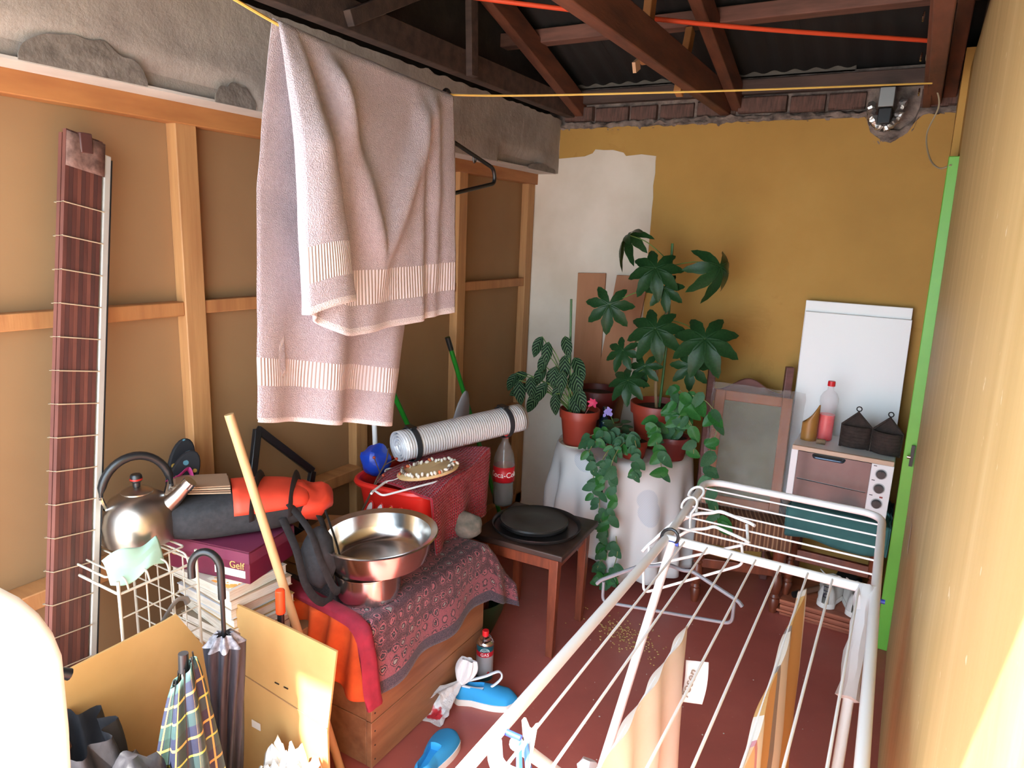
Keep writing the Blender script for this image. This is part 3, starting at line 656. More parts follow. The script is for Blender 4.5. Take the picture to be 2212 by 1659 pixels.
# ---- white panel leaning behind the oven
t = T('cupboard_door', 'tall white melamine panels leaning on the yellow wall behind the oven', 'panel', (-.19, 3.47, .46))
G().hexa([(-.405, 3.440, .475), (.035, 3.440, .475), (.035, 3.456, .475), (-.405, 3.456, .475), (-.420, 3.495, 1.402), (.018, 3.495, 1.402), (.018, 3.511, 1.402), (-.420, 3.511, 1.402)]).build('rear_board', WHITEM, t, True, bev=.002)
G().hexa([(-.400, 3.420, .475), (.040, 3.420, .475), (.040, 3.436, .475), (-.400, 3.436, .475), (-.414, 3.474, 1.352), (.022, 3.474, 1.352), (.022, 3.490, 1.352), (-.414, 3.490, 1.352)]).build('front_board', WHITEM, t, True, bev=.002)
# ---- countertop oven
t = T('mini_oven', 'small white countertop oven with glass door on the teal cushion', 'oven', (-.155, 3.10, .556))
ow, od, oh = .395, .285, .250
OVW = mat('oven_white', 'E4E2E4', .35)
g = G().box2((-ow/2, .012, 0), (ow/2, od, oh)); g.build('oven_body', OVW, t, bev=.006)
G().box2((-ow/2, 0, 0), (-ow/2+.028, .014, oh-.018)).build('door_frame', OVW, t, bev=.002)
G().box2((-ow/2+.002, 0, oh-.020), (ow/2-.002, .016, oh)).build('top_rail', mat('oven_rail', 'C4A48C', .4), t, bev=.002)
G().box2((-ow/2+.028, .001, 0), (ow/2-.082, .014, .012)).build('door_frame', OVW, t, bev=.002)
dg = G().box2((-ow/2+.028, .002, .012), (ow/2-.082, .010, oh-.022)).build('glass_door', mat('smoked_glass', '4E4A46', .1, c2='3C3936', sc=6), t, bev=.001)
G().tube(rounded([(-ow/2+.09, .004, oh-.030), (-ow/2+.095, -.018, oh-.034), (-ow/2+.205, -.018, oh-.034), (-ow/2+.21, .004, oh-.030)], .008), .006, 8).build('handle', mat('dark_blue_handle', '3A4452', .3, .5), t)
G().tube([(-ow/2+.035, .001, .105), (ow/2-.088, .001, .098)], .002, 6).build('grill_rod', CHROME, t)
G().box2((ow/2-.082, 0, 0), (ow/2, .014, oh-.020)).build('control_panel', OVW, t, bev=.002)
for z in (.190, .128, .062):
    kx = ow/2-.043
    G().tube([(kx, .001, z), (kx, -.003, z)], .0225, 24).build('dial_ring', mat('dial_grey', 'B9B9BC', .4), t)
    kn = G().tube([(kx, -.002, z), (kx, -.006, z), (kx, -.018, z)], [.019, .019, .016], 20).build('knob', BLACKP, t)
    G().box((0, 0, 0), (.004, .005, .026)).build('knob_grip', BLACKP, kn).location = (kx, -.020, z)
for z in (.222, .160, .095): G().box((ow/2-.068, -.0005, z), (.012, .002, .003)).build('dial_mark', BLACKP, t)
G().box((ow/2-.030, -.001, .092), (.012, .004, .006)).build('pilot_light', mat('pilot_red', '8A1C12', .3), t)
OT = .556+.250
# things on the oven
g = G(); n = 24
vo = []
for j in range(n):
    a = 2*PI*j/n; vo.append((math.cos(a), math.sin(a)))
BAM = mat('bamboo_skin', 'A8763A', .4, c2='96662F', sc=6, stretch=(4, 4, .5))
def bam(u, v):
    a = 2*PI*u; x = .033*math.cos(a); h = .078 + .085*max(0, min(1, (x+.033)/.066))**1.6
    return (x, .033*math.sin(a), h*v)
o = G().grid(bam, 32, 8, cu=True).disc((0, 0, .001), .033, 24, False).build('bamboo_holder', BAM, sol=.005, off=-1, loc=(-.305, 3.235, OT)); tag(o, 'section of bamboo cut at a slant on top of the oven', 'holder')
t = T('red_drink_bottle', 'clear bottle half full of red liquid on the oven, with a red cap', 'bottle', (-.245, 3.275, OT))
pr = [(0, 0), (.030, 0), (.034, .006), (.033, .03), (.033, .125), (.0345, .15), (.039, .175), (.038, .195), (.028, .215), (.014, .228), (.0125, .235), (.0125, .25)]
G().lathe(pr, n=28).build('bottle_body', m_glass('clear_bottle', 'E3CFD0', .06, .2), t)
G().lathe([(0, .003), (.029, .003), (.0325, .01), (.032, .118), (0, .118)], n=28).build('red_liquid', mat('red_liquid', 'E0121C', .3), t)
G().lathe([(0, .268), (.0145, .268), (.0155, .262), (.0155, .246), (.0125, .246)], n=20).build('bottle_cap', mat('red_cap', 'D0161E', .4), t)
o = G().tube([(-.018, 0, .012), (.018, 0, .012)], .012, 14).build('cork_stub', mat('wood_stub', '8E7254', .7, c2='5C4632', sc=30), loc=(-.248, 3.185, OT)); tag(o, 'small rounded wooden stub lying in front of the red bottle', 'stub')
WICK = mat('dark_wicker', '3A2C26', .85, c2='251C18', sc=40, bump=.8, bsc=90, bd=.006)
def wick(pos, rz_, label, deep):
    t = T('wicker_pocket', label, 'wicker basket', pos, rz=rz_, group=None)
    out = [(-.052, 0), (.052, 0), (.055, .10), (.0, .158), (-.055, .10)]
    G().prism(out, .012, Matrix(((1, 0, 0, 0), (0, 0, -1, .012), (0, 1, 0, 0), (0, 0, 0, 1)))).build('back_panel', WICK, t, bev=.003)
    def pk(u, v): a = PI*u; return (-.054*math.cos(a), -deep*math.sin(a)*(.6+.4*v), .004+.095*v)
    G().grid(pk, 20, 8).build('pocket', WICK, t, sol=.006)
    for k in range(7):
        z = .008+.0145*k; v = (z-.004)/.095; G().tube([pk(i/20, v) for i in range(21)], .0045, 6).build('weave_band', WICK, t)
    edge = [(x, 0, z) for x, z in out[1:]]+[(out[0][0], 0, out[0][1])]
    G().tube([(.054, 0, 0), (.055, 0, .10), (0, 0, .158), (-.055, 0, .10), (-.054, 0, 0)], .006, 7).build('rim', WICK, t)
    G().tube(arc((0, .004, .172), .010, 0, 2*PI, 14)[:-1], .0025, 6, closed=True).build('hanging_loop', BLACKP, t)
wick((-.120, 3.22, OT), 0, 'dark wicker house-shaped wall pocket on the oven, the upright one next to the bottle', .03)
wick((.000, 3.20, OT), -.25, 'dark wicker house-shaped wall pocket on the oven, turned, beside the green door post', .045)
# ---- stack of boards below, with shoes and a mallet
WB = [mat('board_a', '9A5238', .5, c2='7E3E2A', sc=6, stretch=(1, 4, 4)), mat('board_b', 'B4684A', .5, c2='8E4A34', sc=6, stretch=(1, 4, 4))]
z = .001
for k in range(6):
    h = .0115; x0 = -.335+rnd.uniform(0, .015); y0 = 3.105+rnd.uniform(0, .015)
    o = G().box((0, 0, h/2), (.40, .36, h)).build('wood_board', WB[k % 2], loc=(x0+.21, y0+.18, z), bev=.0015); o.rotation_euler.z = rnd.uniform(-.01, .01) - .02
    tag(o, ['red-brown board lying on the floor at the bottom of the flat stack beneath the chair', 'second board up from the floor in the flat stack beneath the chair', 'third board up from the floor in the flat stack beneath the chair', 'fourth board up from the floor in the flat stack beneath the chair', 'board just under the top one in the flat stack beneath the chair', 'topmost red-brown board of the flat stack, with the white trainers standing on it'][k], 'board', 'boards stacked under the padded chair'); z += h+.0006
SH = mat('white_leather', 'D9D4CE', .45, c2='CBC5BE', sc=15)
def shoe(name, pos, rz_, label, m, sole, L=.27, Wd=.092, h=.075, laces=True, cat='shoe', tongue=True, group=None, low=1.0):
    t = T(name, label, cat, pos, rz=rz_, group=group)     # toe towards +y
    def wdt(s): return Wd/2*(.80 - .10*math.sin(s*PI*2) + .22*math.sin(max(0, (s-.3)/.7)*PI)**.8)*min(1, (s/.10)**.5 if s < .10 else 1)*min(1, ((1-s)/.16)**.55 if s > .84 else 1)
    def sol(u, v): a = 2*PI*u; s = .5-.5*math.cos(a); x = wdt(max(.002, min(.998, s)))*(1 if a < PI else -1); return (x*1.04*1, (s-.5)*L, .024*v)
    G().grid(sol, 64, 2, cu=True).grid(lambda u, v: (lambda p: (p[0]*v, p[1], .024))(sol(u, 1)), 64, 2, cu=True).build('sole', sole, t, bev=0)
    def up(u, v):    # u around from one side over the top to the other, v along the length
        s = .015+.97*v; th = PI*u; ww = wdt(s)*.98
        hh = (h*low if s < .42 else h*low*(1-.62*((s-.42)/.58)**1.15)); hh *= min(1, ((1-s)/.10)**.5 if s > .9 else 1)
        x = -ww*math.cos(th); zz = .022 + hh*math.sin(th)**.55
        if s < .46 and abs(x) < ww*.62: zz = .022 + hh*(.35+.3*s)          # opening for the foot
        return (x*(1-.18*math.sin(th)), (s-.5)*L, zz)
    G().grid(up, 28, 40).build('upper', m, t, ang=60)
    if tongue: G().grid(lambda u, v: (-.028+.056*u, .01+.055*v-.03, .022+h*(.95-.25*v)+.01*math.sin(PI*u)), 6, 6).build('tongue', m, t, sol=.006)
    if laces:
        for k in range(4): G().tube([(-.026, .005+.018*k, .022+h*(.92-.09*k)), (0, .007+.018*k, .030+h*(.94-.09*k)), (.026, .005+.018*k, .022+h*(.92-.09*k))], .003, 6).build('lace', sole, t)
        G().tube(bez([(-.03, -.0, .10), (-.05, -.03, .135), (-.02, -.06, .13), (.0, -.02, .11), (.03, -.05, .135), (.05, -.02, .11)]), .0025, 6).build('lace', sole, t)
    return t
SOLW = mat('shoe_sole_white', 'E6E1DA', .5)
SHB = mat('navy_print', '1E2440', .5)
for k, (x, y, a, lb) in enumerate(((-.125, 3.265, -.08, 'white leather trainer with navy heel marks, next to the mallet handle'), (-.020, 3.250, .05, 'white leather trainer with navy heel marks, next to the wall and door post'))):
    t = shoe('white_trainer', (x, y, .0745), a, lb, SH, SOLW, .26, .10, .088, group=None)
    for (zz, ww, hh) in ((.088, .022, .020), (.058, .016, .016)):
        g = G(); q = [(-ww/2, zz), (ww/2, zz), (ww/2, zz+hh), (-ww/2, zz+hh)]
        g.tube([(a_, -.135, b_) for a_, b_ in q], .0022, 5, closed=True).build('heel_print', SHB, t)
t = T('rubber_mallet', 'wooden-handled black rubber mallet lying on the boards beneath the chair', 'mallet', (-.15, 3.33, .076))
G().tube([(-.265, 3.16, .092), (-.06, 3.42, .110)], .013, 12).build('handle', mat('mallet_handle', '6E4A36', .6), t, True)
G().tube([(-.268, 3.155, .092), (-.245, 3.185, .093)], .015, 12).build('grip', BLACKP, t, True)
G().tube([(-.105, 3.435, .112), (-.02, 3.39, .112)], .036, 20).build('head', mat('black_rubber', '1F1F1D', .7), t, True, bev=.004)
# ---- plywood strips leaning on the bare plaster
PLY = mat('plywood_strip', 'A9744F', .6, c2='9A6642', sc=4, stretch=(3, 3, .6))
g = G().hexa([(-1.60, 3.522, .0), (-1.43, 3.522, .0), (-1.43, 3.532, .0), (-1.60, 3.532, .0), (-1.613, 3.525, 1.452), (-1.447, 3.525, 1.46), (-1.447, 3.535, 1.46), (-1.613, 3.535, 1.452)])
tag(g.build('plywood_strip', PLY, bev=.0015), 'upright plywood strip leaning on the bare white plaster patch', 'board')
g = G().hexa([(-1.56, 3.508, .0), (-1.38, 3.508, .0), (-1.38, 3.518, .0), (-1.56, 3.518, .0), (-1.378, 3.512, 1.455), (-1.20, 3.512, 1.46), (-1.20, 3.522, 1.46), (-1.378, 3.522, 1.455)])
tag(g.build('plywood_strip', PLY, bev=.0015), 'tilted plywood strip leaning behind the large-leaved plant', 'board')

# ---- clothes airer
AZ = .85; XL, XR = -.485, .028
t = T('clothes_airer', 'white metal folding clothes airer standing beside the yellow wall', 'clothes airer', (-.23, 1.4, 0))
TUBE = .0115
G().tube(rounded([(XL, 1.742, AZ), (-.515, 2.285, AZ), (.022, 2.300, AZ), (XR, 1.752, AZ)], .07, 8), TUBE, 12).build('far_wing_frame', WHITEP, t, True)
G().tube([(XL, .56, AZ), (XL, 1.76, AZ)], TUBE, 12).build('side_rail', WHITEP, t, True)
G().tube([(XR+.02, .56, AZ), (XR, 1.76, AZ)], TUBE, 12).build('side_rail', WHITEP, t, True)
G().tube([(XL, 1.748, AZ), (XR, 1.752, AZ)], TUBE*1.05, 12).build('cross_rail', WHITEP, t, True)
G().tube(rounded([(XL-.0, .845, AZ-.012), (XL+.03, .80, AZ-.015), (XR-.01, .81, AZ-.015), (XR+.015, .845, AZ-.012)], .04, 6), TUBE*1.1, 12).build('cross_rail', WHITEP, t, True)
for x in (-.433, -.372, -.308, -.248, -.188, -.123, -.067, -.008): G().tube([(x, 1.752, AZ+.006), (x, .80, AZ+.004)], .0028, 8).build('wire', WHITEP, t, True)
for k in range(5):
    y = 2.205 - .092*k; f = (y-1.742)/.54; G().tube([(XL-.028*f, y, AZ), (XR-.005*f, y+.008, AZ)], .0028, 8).build('wire', WHITEP, t, True)
for x, fx in ((XL+.02, -.515), (XR-.02, .035)):
    G().tube([(x, 1.735, AZ-.005), (x-.02 if x < -.2 else x, .98, .02)], TUBE, 12).build('leg', WHITEP, t, True)
    G().tube([(x+.012, .86, AZ-.012), (x+.012, 1.62, .02)], TUBE, 12).build('leg', WHITEP, t, True)
G().tube([(XL, .98, .02), (XR-.02, .98, .02)], TUBE, 10).build('foot_bar', WHITEP, t, True)
G().tube([(XL+.03, 1.62, .02), (XR-.01, 1.62, .02)], TUBE, 10).build('foot_bar', WHITEP, t, True)
BLUR = mat('blue_rivet', '2B45B0', .4)
for x, y in ((XL+.012, 1.735), (XR-.004, 1.715), (XL+.012, .865)):
    G().tube([(x-.004, y, AZ-.004), (x+.026, y, AZ-.004)], .0055, 10).build('hinge_pin', BLUR, t, True)
for (a, b) in (((XR-.020, 1.75, AZ+.008), (XR-.022, 1.56, .67)), ((XL+.004, 1.28, .485), (XL+.002, 1.20, .375))):
    P = [V(a).lerp(V(b), k/8) for k in range(9)]; g = G().tube(P, [.016+.009*abs(math.sin(k*1.7)) for k in range(9)], 10)
    g.v = [p + V((rnd.uniform(-.003, .003), rnd.uniform(-.003, .003), 0)) for p in g.v]; g.build('plastic_binding', mat('white_plastic_film', 'DAD6D6', .35, alpha=.9), t, True, ang=30)
# cloths on the airer
def m_cl(name, stops, sc=1.0):
    n = N(name, .9); sx = n.add('ShaderNodeSeparateXYZ'); n.ln(n.co('UV'), sx.inputs[0]); n.col(n.ramp(sx.outputs[0], stops, 'CONSTANT')); n.bump(n.noise(n.co('Object'), 250, 2), .15, .001); return n.m
def drape(x0, y0, y1, d1, d2, amp, fr, sp):
    def f(u, v):
        y = y0+(y1-y0)*u; s = (v-.5)*2; q = abs(s); d = d1 if s < 0 else d2
        x = x0 + (-1 if s < 0 else 1)*(.005 + sp*min(1, q*2.5) + amp*(.3+q)*math.sin(u*fr+(0 if s < 0 else 1.3)))
        return (x + .02*q*nz(u*3, s), y + .02*q*math.sin(u*5), AZ+.012 - d*max(0, q-.02) - (.0 if q > .03 else 0))
    return f
t = T('beige_cloth', 'plain cream cloth hanging over the airer wires, with a sewn white label', 'cloth', (-.308, 1.08, .40))
G().grid(drape(-.308, .80, 1.325, .42, .40, .012, 22, .010), 60, 40).build('cloth_sheet', mat('cream_cotton', 'DDD0C4', .9, c2='D4C6B8', sc=8, bump=.1, bsc=200, bd=.001), t, True, sol=.002, ang=80)
def lab(u, v): return (-.296+.046*u+.004*math.sin(v*3), 1.30-.02*v, .80-.085*v+.012*u)
lo_ = G().grid(lab, 6, 8).build('sewn_label', mat('label_cloth', 'EDE8E8', .8), t, True, sol=.001)
o = text('rosen', .028, mat('label_grey', '8C7C70', .8), frame((-.281, 1.284, .762), (-1, .12, .2), (.2, -1, .1)), None, 'label_lettering'); o.parent = t; o.matrix_parent_inverse = MW[t.name].inverted()
t = T('striped_cloth', 'orange, cream and grey striped cloth hanging over an airer wire', 'cloth', (-.12, 1.25, .35))
G().grid(drape(-.121, .80, 1.645, .40, .50, .010, 20, .008), 90, 40).build('cloth_sheet', m_cl('striped_cotton', [(0, 'E9DCC8'), (.10, 'DDB48C'), (.28, 'C98A92'), (.30, 'E4DCD2'), (.38, 'CFA064'), (.55, '8E8078'), (.58, 'DDD0C0'), (.74, '8E8078'), (.77, 'D2A462'), (.95, 'E2D4C4')]), t, True, sol=.002, ang=80)
# hangers at the airer
GHM = mat('grey_plastic', '6A6C72', .4)
hanger('grey_hanger', 'grey plastic hanger with a black hook hanging from the airer hinge', GHM, (-.472, 1.735, .805), (.40, -.03, .075), (-.02, .03, 1), .40, .165, .0055)
hanger('white_hanger', 'white plastic hanger hooked over the airer rail, resting on its wires', WHITEM, (-.470, 1.99, AZ+.012), (.88, .20, .40), (-.28, .80, .50), .31, .17, .005)
hanger('white_hanger', 'white plastic hanger hooked on the airer rail, beneath the other white one', WHITEM, (-.464, 1.905, AZ-.004), (.85, .23, .45), (-.30, .68, .70), .31, .17, .0045)
t = T('clothes_peg_bag', 'pale blue clothes peg clipped in a plastic scrap at the airer corner', 'clothes peg', (-.42, .84, .80))
for s in (-1, 1): G().hexa([(-.445+s*.006, .855, .845), (-.440+s*.006, .855, .845), (-.440+s*.006, .868, .845), (-.445+s*.006, .868, .845), (-.405+s*.012, .80, .79), (-.398+s*.012, .80, .79), (-.398+s*.012, .815, .79), (-.405+s*.012, .815, .79)]).build('peg_jaw', mat('pale_blue_plastic', '4E7CC8', .4), t, True, bev=.002)
G().grid(lambda u, v: (-.452+.03*u+.01*v, .875-.05*v*u, .872-.075*v+.008*math.sin(u*8)), 8, 10).build('plastic_scrap', mat('cream_film', '9C968C', .4), t, True, sol=.0015)
# ================================================================== LEFT CORNER
# ---- folded bamboo blind leaning on the wall
t = T('bamboo_blind', 'tall folded purple-brown bamboo blind with pale rail leaning on the panelled wall', 'blind', (-1.80, .80, 0))
b0, b1 = V((-1.665, .715, .004)), V((-1.862, 1.040, 1.848)); bd_ = (b1-b0).normalized()
bw = V((-.20, .95, 0)); bw = (bw - bd_*bw.dot(bd_)).normalized(); bn = bw.cross(bd_).normalized()
SL = [mat('bamboo_slat_%d' % k, c, .45, c2=c2, sc=6, stretch=(4, 4, .5)) for k, (c, c2) in enumerate((('6A4038', '55332E'), ('7C4C40', '633C34'), ('5A3834', '48302C')))]
LB = (b1-b0).length
for k in range(9):
    off = bw*(-.046+.0115*k); m = SL[(0, 2, 0, 1, 2, 0, 1, 2, 0)[k]]
    for lay in range(2):
        a = b0+off+bn*(-.006-.014*lay)+bd_*(.012*lay); G().beam(a, a+bd_*(LB-.02*lay-(.008 if k in (3, 4) else 0)), .0108, .011, bn).build('slat', m, t, True)
TH = mat('jute_thread', 'BBA68A', .9)
for k in range(20):
    s = .12 + k*(LB-.30)/19
    c = b0 + bd_*s; q = [c + bw*x + bn*y for x, y in ((-.054, .0015), (.060, .0015), (.060, -.030), (-.054, -.030))]
    G().tube(q, .0016, 5, closed=True).build('thread', TH, t, True)
a = b0 + bw*.068 - bn*.012; G().beam(a, a+bd_*(LB-.03), .020, .026, bn).build('pale_rail', mat('pale_alu_rail', 'C9C6BE', .35, .2), t, True, bev=.003)
a = b0 + bw*.0785 - bn*.012; G().beam(a, a+bd_*(LB-.04), .003, .028, bn).build('rail_edge', BLACKP, t, True)
G().box(b1 - bd_*.02 + bn*.001, (.012, .035, .05), RZ(.2)).build('head_clip', SL[2], t, True, bev=.003)
G().grid(lambda u, v: b1 - bd_*(.005+.085*v) + bw*(-.052+.108*u) + bn*.0025, 4, 4).build('head_band', mat('woven_head', '8A6A60', .8, c2='5E443C', sc=60), t, True, sol=.002)
# ---- brown carton holding magazines and the shoe box
CARD2 = mat('old_cardboard', '9A7450', .85, c2='86633F', sc=10, bump=.1)
t = T('old_carton', 'battered brown cardboard carton under the magazines and shoe box', 'carton', (-1.66, 1.22, 0))
for c, d in (((-1.66, 1.160, .22), (.40, .006, .44)), ((-1.66, 1.388, .22), (.40, .006, .44)), ((-1.863, 1.274, .22), (.006, .222, .44)), ((-1.457, 1.274, .22), (.006, .222, .44)), ((-1.66, 1.274, .443), (.41, .234, .006))):
    G().box(c, d).build('carton_panel', CARD2, t, True)
G().grid(lambda u, v: (-1.47+.03*u+.012*nz(v*6, 1), 1.165+.10*u-.005*v, .45+.10*v-.05*u*v+.012*nz(u*9, v*5)), 12, 8).build('torn_flap', CARD2, t, True, sol=.004)
MG = ['C9B9A4', '8A7A66', 'D8D0C4', 'B08A54', 'C2C6CE', 'A89078', 'D6CCBE']
mlab = ['thick book at the bottom of the pile on the brown carton', 'dull brown magazine second from the bottom of the pile', 'white magazine in the middle of the pile under the shoe box', 'tan magazine just above the white one in the pile', 'blue-grey magazine near the top of the pile on the carton', 'brown-edged magazine second from the top under the shoe box', 'cream magazine with orange cover print lying directly under the shoe box']
z = .447
for k in range(7):
    h = .034 if k == 0 else rnd.uniform(.020, .032); a = rnd.uniform(-.10, .10)-.08
    t = T('magazine', mlab[k], 'magazine' if k else 'book', (-1.625+rnd.uniform(-.012, .012), 1.235+rnd.uniform(-.012, .012), z), rz=a, group='magazines piled on the carton')
    G().box((0, 0, h/2), (.255, .195, h-.004)).build('pages', mat('pages_%d' % k, 'D9D1C3', .9, c2='BDB3A2', sc=90, stretch=(.2, .2, 6)), t)
    for s in (0, 1): G().box((0, 0, .0015+s*(h-.003)), (.26, .20, .002)).build('cover', mat('cover_%d' % k, MG[k], .45), t)
    if k == 6: G().grid(lambda u, v: (.02+.10*u, -.09+.14*v, h+.0005), 3, 3).build('cover_print', mat('orange_print', 'D98A3A', .5, c2='E8DCC8', sc=30, lo=.45, hi=.5), t, sol=.0006)
    z += h+.0004
SBZ = z
# ---- burgundy shoe box
BUR = mat('burgundy_card', '6E1B38', .5, c2='611630', sc=6)
ba = math.atan2(.2, .98)
t = T('shoe_box', 'burgundy shoe box with gold lettering lying on the magazines', 'box', (-1.645, 1.245, SBZ), rz=ba)
G().box((0, 0, .048), (.285, .195, .096)).build('box_body', BUR, t, bev=.002)
lid = G().box((0, 0, .097), (.293, .203, .006)).box((0, -.1005, .081), (.293, .002, .036)).box((.1455, 0, .081), (.002, .203, .036)).build('lid', mat('burgundy_lid', '78304A', .5, c2='6A2640', sc=5), t)
GOLD = mat('gold_print', 'D2B06A', .4, .3)
text('Gelf', .030, GOLD, Matrix.Translation((.100, -.0985, .050)) @ Matrix.Rotation(PI/2, 4, 'X'), t, 'gold_lettering')
G().box((.075, -.098, .026), (.105, .001, .022)).build('size_label', mat('label_paper', 'D9CFC6', .7), t)
G().tube([(-.118+.013*math.cos(a), -.099, .052+.009*math.sin(a)) for a in [2*PI*k/20 for k in range(20)]], .0018, 6, closed=True).build('gold_emblem', GOLD, t)
G().tube([(-.118+.006*math.cos(a), -.099, .052+.004*math.sin(a)) for a in [2*PI*k/14 for k in range(14)]], .0014, 6, closed=True).build('gold_emblem', GOLD, t)
SBT = SBZ+.101
# ---- black and orange shoulder bag
ORF = mat('orange_nylon', 'E2472E', .6, c2='D03C26', sc=8, bump=.15, bsc=30)
t = T('shoulder_bag', 'black and orange shoulder bag lying on the shoe box with straps hanging', 'bag', (-1.63, 1.28, SBT+.002), rz=.95)
def bagb(u, v, L=.215, Wd=.105, Hh=.125):
    a = 2*PI*u; q = 3.2; c, s = math.cos(a), math.sin(a); k = (abs(c)**q+abs(s)**q)**(-1/q); th = PI*v
    w_ = math.sin(th)**.35; return (-.03+L*(-math.cos(th)), Wd*k*c*w_*(1+.05*nz(v*5, u*4)), Hh/2 + Hh/2*k*s*w_*(1+.06*nz(v*4, u*5, 3)))
G().grid(bagb, 32, 28, cu=True).build('bag_body', BLACKF, t, ang=80)
G().grid(lambda u, v: V(bagb(.02+.46*u, .50+.44*v))+V((0, 0, .006)), 16, 14).build('orange_flap', ORF, t, sol=.005, ang=80)
G().grid(lambda u, v: V(bagb(.72+.32*u, .52+.40*v))*1.0+V((.0, .006, .0)), 14, 12).build('orange_side', ORF, t, sol=.005, ang=80)
g = G().ell((.165, .01, .058), (.10, .095, .052), 20, 12); g.v = [p+V((0, 0, .026*nz(p.x*22, p.y*22))) for p in g.v]; g.build('orange_hood', ORF, t, ang=60)
for x_ in (.045, .15): G().tube([(x_+.03*math.cos(a), .116*math.cos(a), .060+(.088 if x_ < .1 else .075)*math.sin(a)) for a in [PI*k/16 for k in range(17)]], .015, 8, flat=.2).build('strap', BLACKF, t)
st_ = [[(.10, -.10, .05), (.13, -.15, -.03), (.15, -.17, -.13), (.19, -.16, -.20), (.23, -.13, -.21), (.235, -.10, -.12), (.22, -.07, .0), (.18, -.04, .08)],
       [(.12, -.09, .09), (.17, -.15, .02), (.20, -.17, -.08), (.235, -.155, -.17), (.26, -.12, -.19), (.265, -.09, -.10), (.23, -.05, .04)]]
for P in st_: G().tube(bez(P, 8), .013, 8, flat=.22).build('hanging_strap', BLACKF, t)
g = G().ell((.20, -.11, -.085), (.05, .05, .10), 14, 10); g.v = [p*1+V((.012*nz(p.x*30, p.z*20), .012*nz(p.y*30, p.z*20), 0)) for p in g.v]; g.build('side_pocket', BLACKF, t, ang=60)
for k in range(4):
    a_ = rnd.uniform(-.08, .08)
    o = G().box((0, 0, .0015), (.17-.01*k, .11, .003)).build('paper_sheet', mat('brown_paper_%d' % k, ['A88A70', '8A6A54', 'B79A80', '9A7A60'][k], .8), loc=(-1.705, 1.19+.004*k, SBT+.134+.005*k)); o.rotation_euler = (.0, .08, .95+a_)
    tag(o, ['brown paper sheet lowest of the loose sheets on the black bag', 'dark brown paper sheet second up on the black bag', 'pale brown paper sheet third up on the black bag', 'topmost brown paper sheet on the black bag'][k], 'paper', 'loose sheets on the black bag')
# ---- black frame leaning on the wall behind the bag
t = T('picture_frame', 'empty black frame leaning on the wall behind the orange and black bag', 'frame', (-1.86, 1.55, .70))
fp = [(-1.845, 1.47, .70), (-1.895, 1.56, .95), (-1.885, 1.80, .73), (-1.845, 1.70, .52)]
for a, b in zip(fp, fp[1:]+fp[:1]): G().beam(a, b, .028, .018, (1, 0, 0)).build('frame_bar', BLACKP, t, True, bev=.003)
# ---- wire rack, kettle, green cloth
WIRE = mat('cream_wire', 'BDB3A2', .5)
t = T('wire_rack', 'cream wire grid rack standing by the wall under the kettle', 'rack', (-1.72, .92, 0))
X0, X1, Y0, Y1, ZT, ZL = -1.875, -1.575, .865, 1.078, .745, .35
for x in (X0, X1):
    for y in (Y0, Y1): G().tube([(x, y, 0), (x, y, ZT+.035)], .0042, 8).build('upright', WIRE, t, True)
G().tube(rounded([(X0, Y0, ZT), (X1, Y0, ZT), (X1, Y1, ZT), (X0, Y1, ZT), (X0, Y0, ZT)], .01), .0036, 8).build('shelf_rim', WIRE, t, True)
G().tube(rounded([(X0, Y0, ZT+.030), (X1-.05, Y0, ZT+.030), (X1-.05, Y1, ZT+.030), (X0, Y1, ZT+.030), (X0, Y0, ZT+.030)], .01), .003, 8).build('shelf_rim', WIRE, t, True)
for k in range(4):
    y = Y0+.025+k*.055; G().tube(rounded([(X0, y, ZT+.03), (X1-.045, y, ZT+.03), (X1-.01, y, ZT+.028), (X1, y, ZT)], .012), .0026, 6).build('shelf_wire', WIRE, t, True)
for k in range(4):
    y = Y0+k*(Y1-Y0)/3; G().tube([(X1, y, ZL), (X1, y, ZT)], .0022, 6).build('grid_wire', WIRE, t, True)
for k in range(7):
    z = ZL+k*(ZT-ZL)/6; G().tube([(X1, Y0, z), (X1, Y1, z)], .0022, 6).build('grid_wire', WIRE, t, True); G().tube([(X1, Y1, z), (X0, Y1, z)], .0022, 6).build('grid_wire', WIRE, t, True)
for k in range(1, 5):
    x = X0+k*(X1-X0)/5; G().tube([(x, Y1, ZL), (x, Y1, ZT)], .0022, 6).build('grid_wire', WIRE, t, True)
G().tube(bez([(-1.62, .89, .40), (-1.60, .95, .55), (-1.57, 1.0, .655), (-1.565, 1.03, .66), (-1.567, 1.04, .64)]), .008, 6, flat=.4).build('support_arm', GREYM, t, True)
KZ = ZT+.036
t = T('kettle', 'domed stainless kettle with black arched handle on the wire rack', 'kettle', (-1.752, 1.035, KZ))
KST = mat('brushed_steel', 'A79C92', .32, 1.0, bump=.03, bsc=50)
G().lathe([(0, 0), (.086, 0), (.095, .006), (.097, .03), (.096, .06), (.088, .092), (.070, .118), (.046, .134), (.036, .138)], n=44).build('kettle_body', KST, t)
G().lathe([(.040, .136), (.040, .140), (.022, .150), (0, .153)], n=30).build('lid', KST, t)
G().lathe([(0, .152), (.009, .152), (.010, .165), (.015, .170), (.015, .184), (.012, .188), (0, .188)], n=18).build('lid_knob', BLACKP, t)
G().lathe([(.0155, .172), (.0155, .177)], n=18).build('knob_ring', mat('knob_red', 'A02018', .4), t, sol=.001)
ka = V((.30, .954, 0))
G().tube([ka*(.088*math.cos(a)) + V((0, 0, .135+.105*math.sin(a))) for a in [PI*k/20 for k in range(21)]], [.006]*2+[.0115]*17+[.006]*2, 10).build('handle', BLACKP, t)
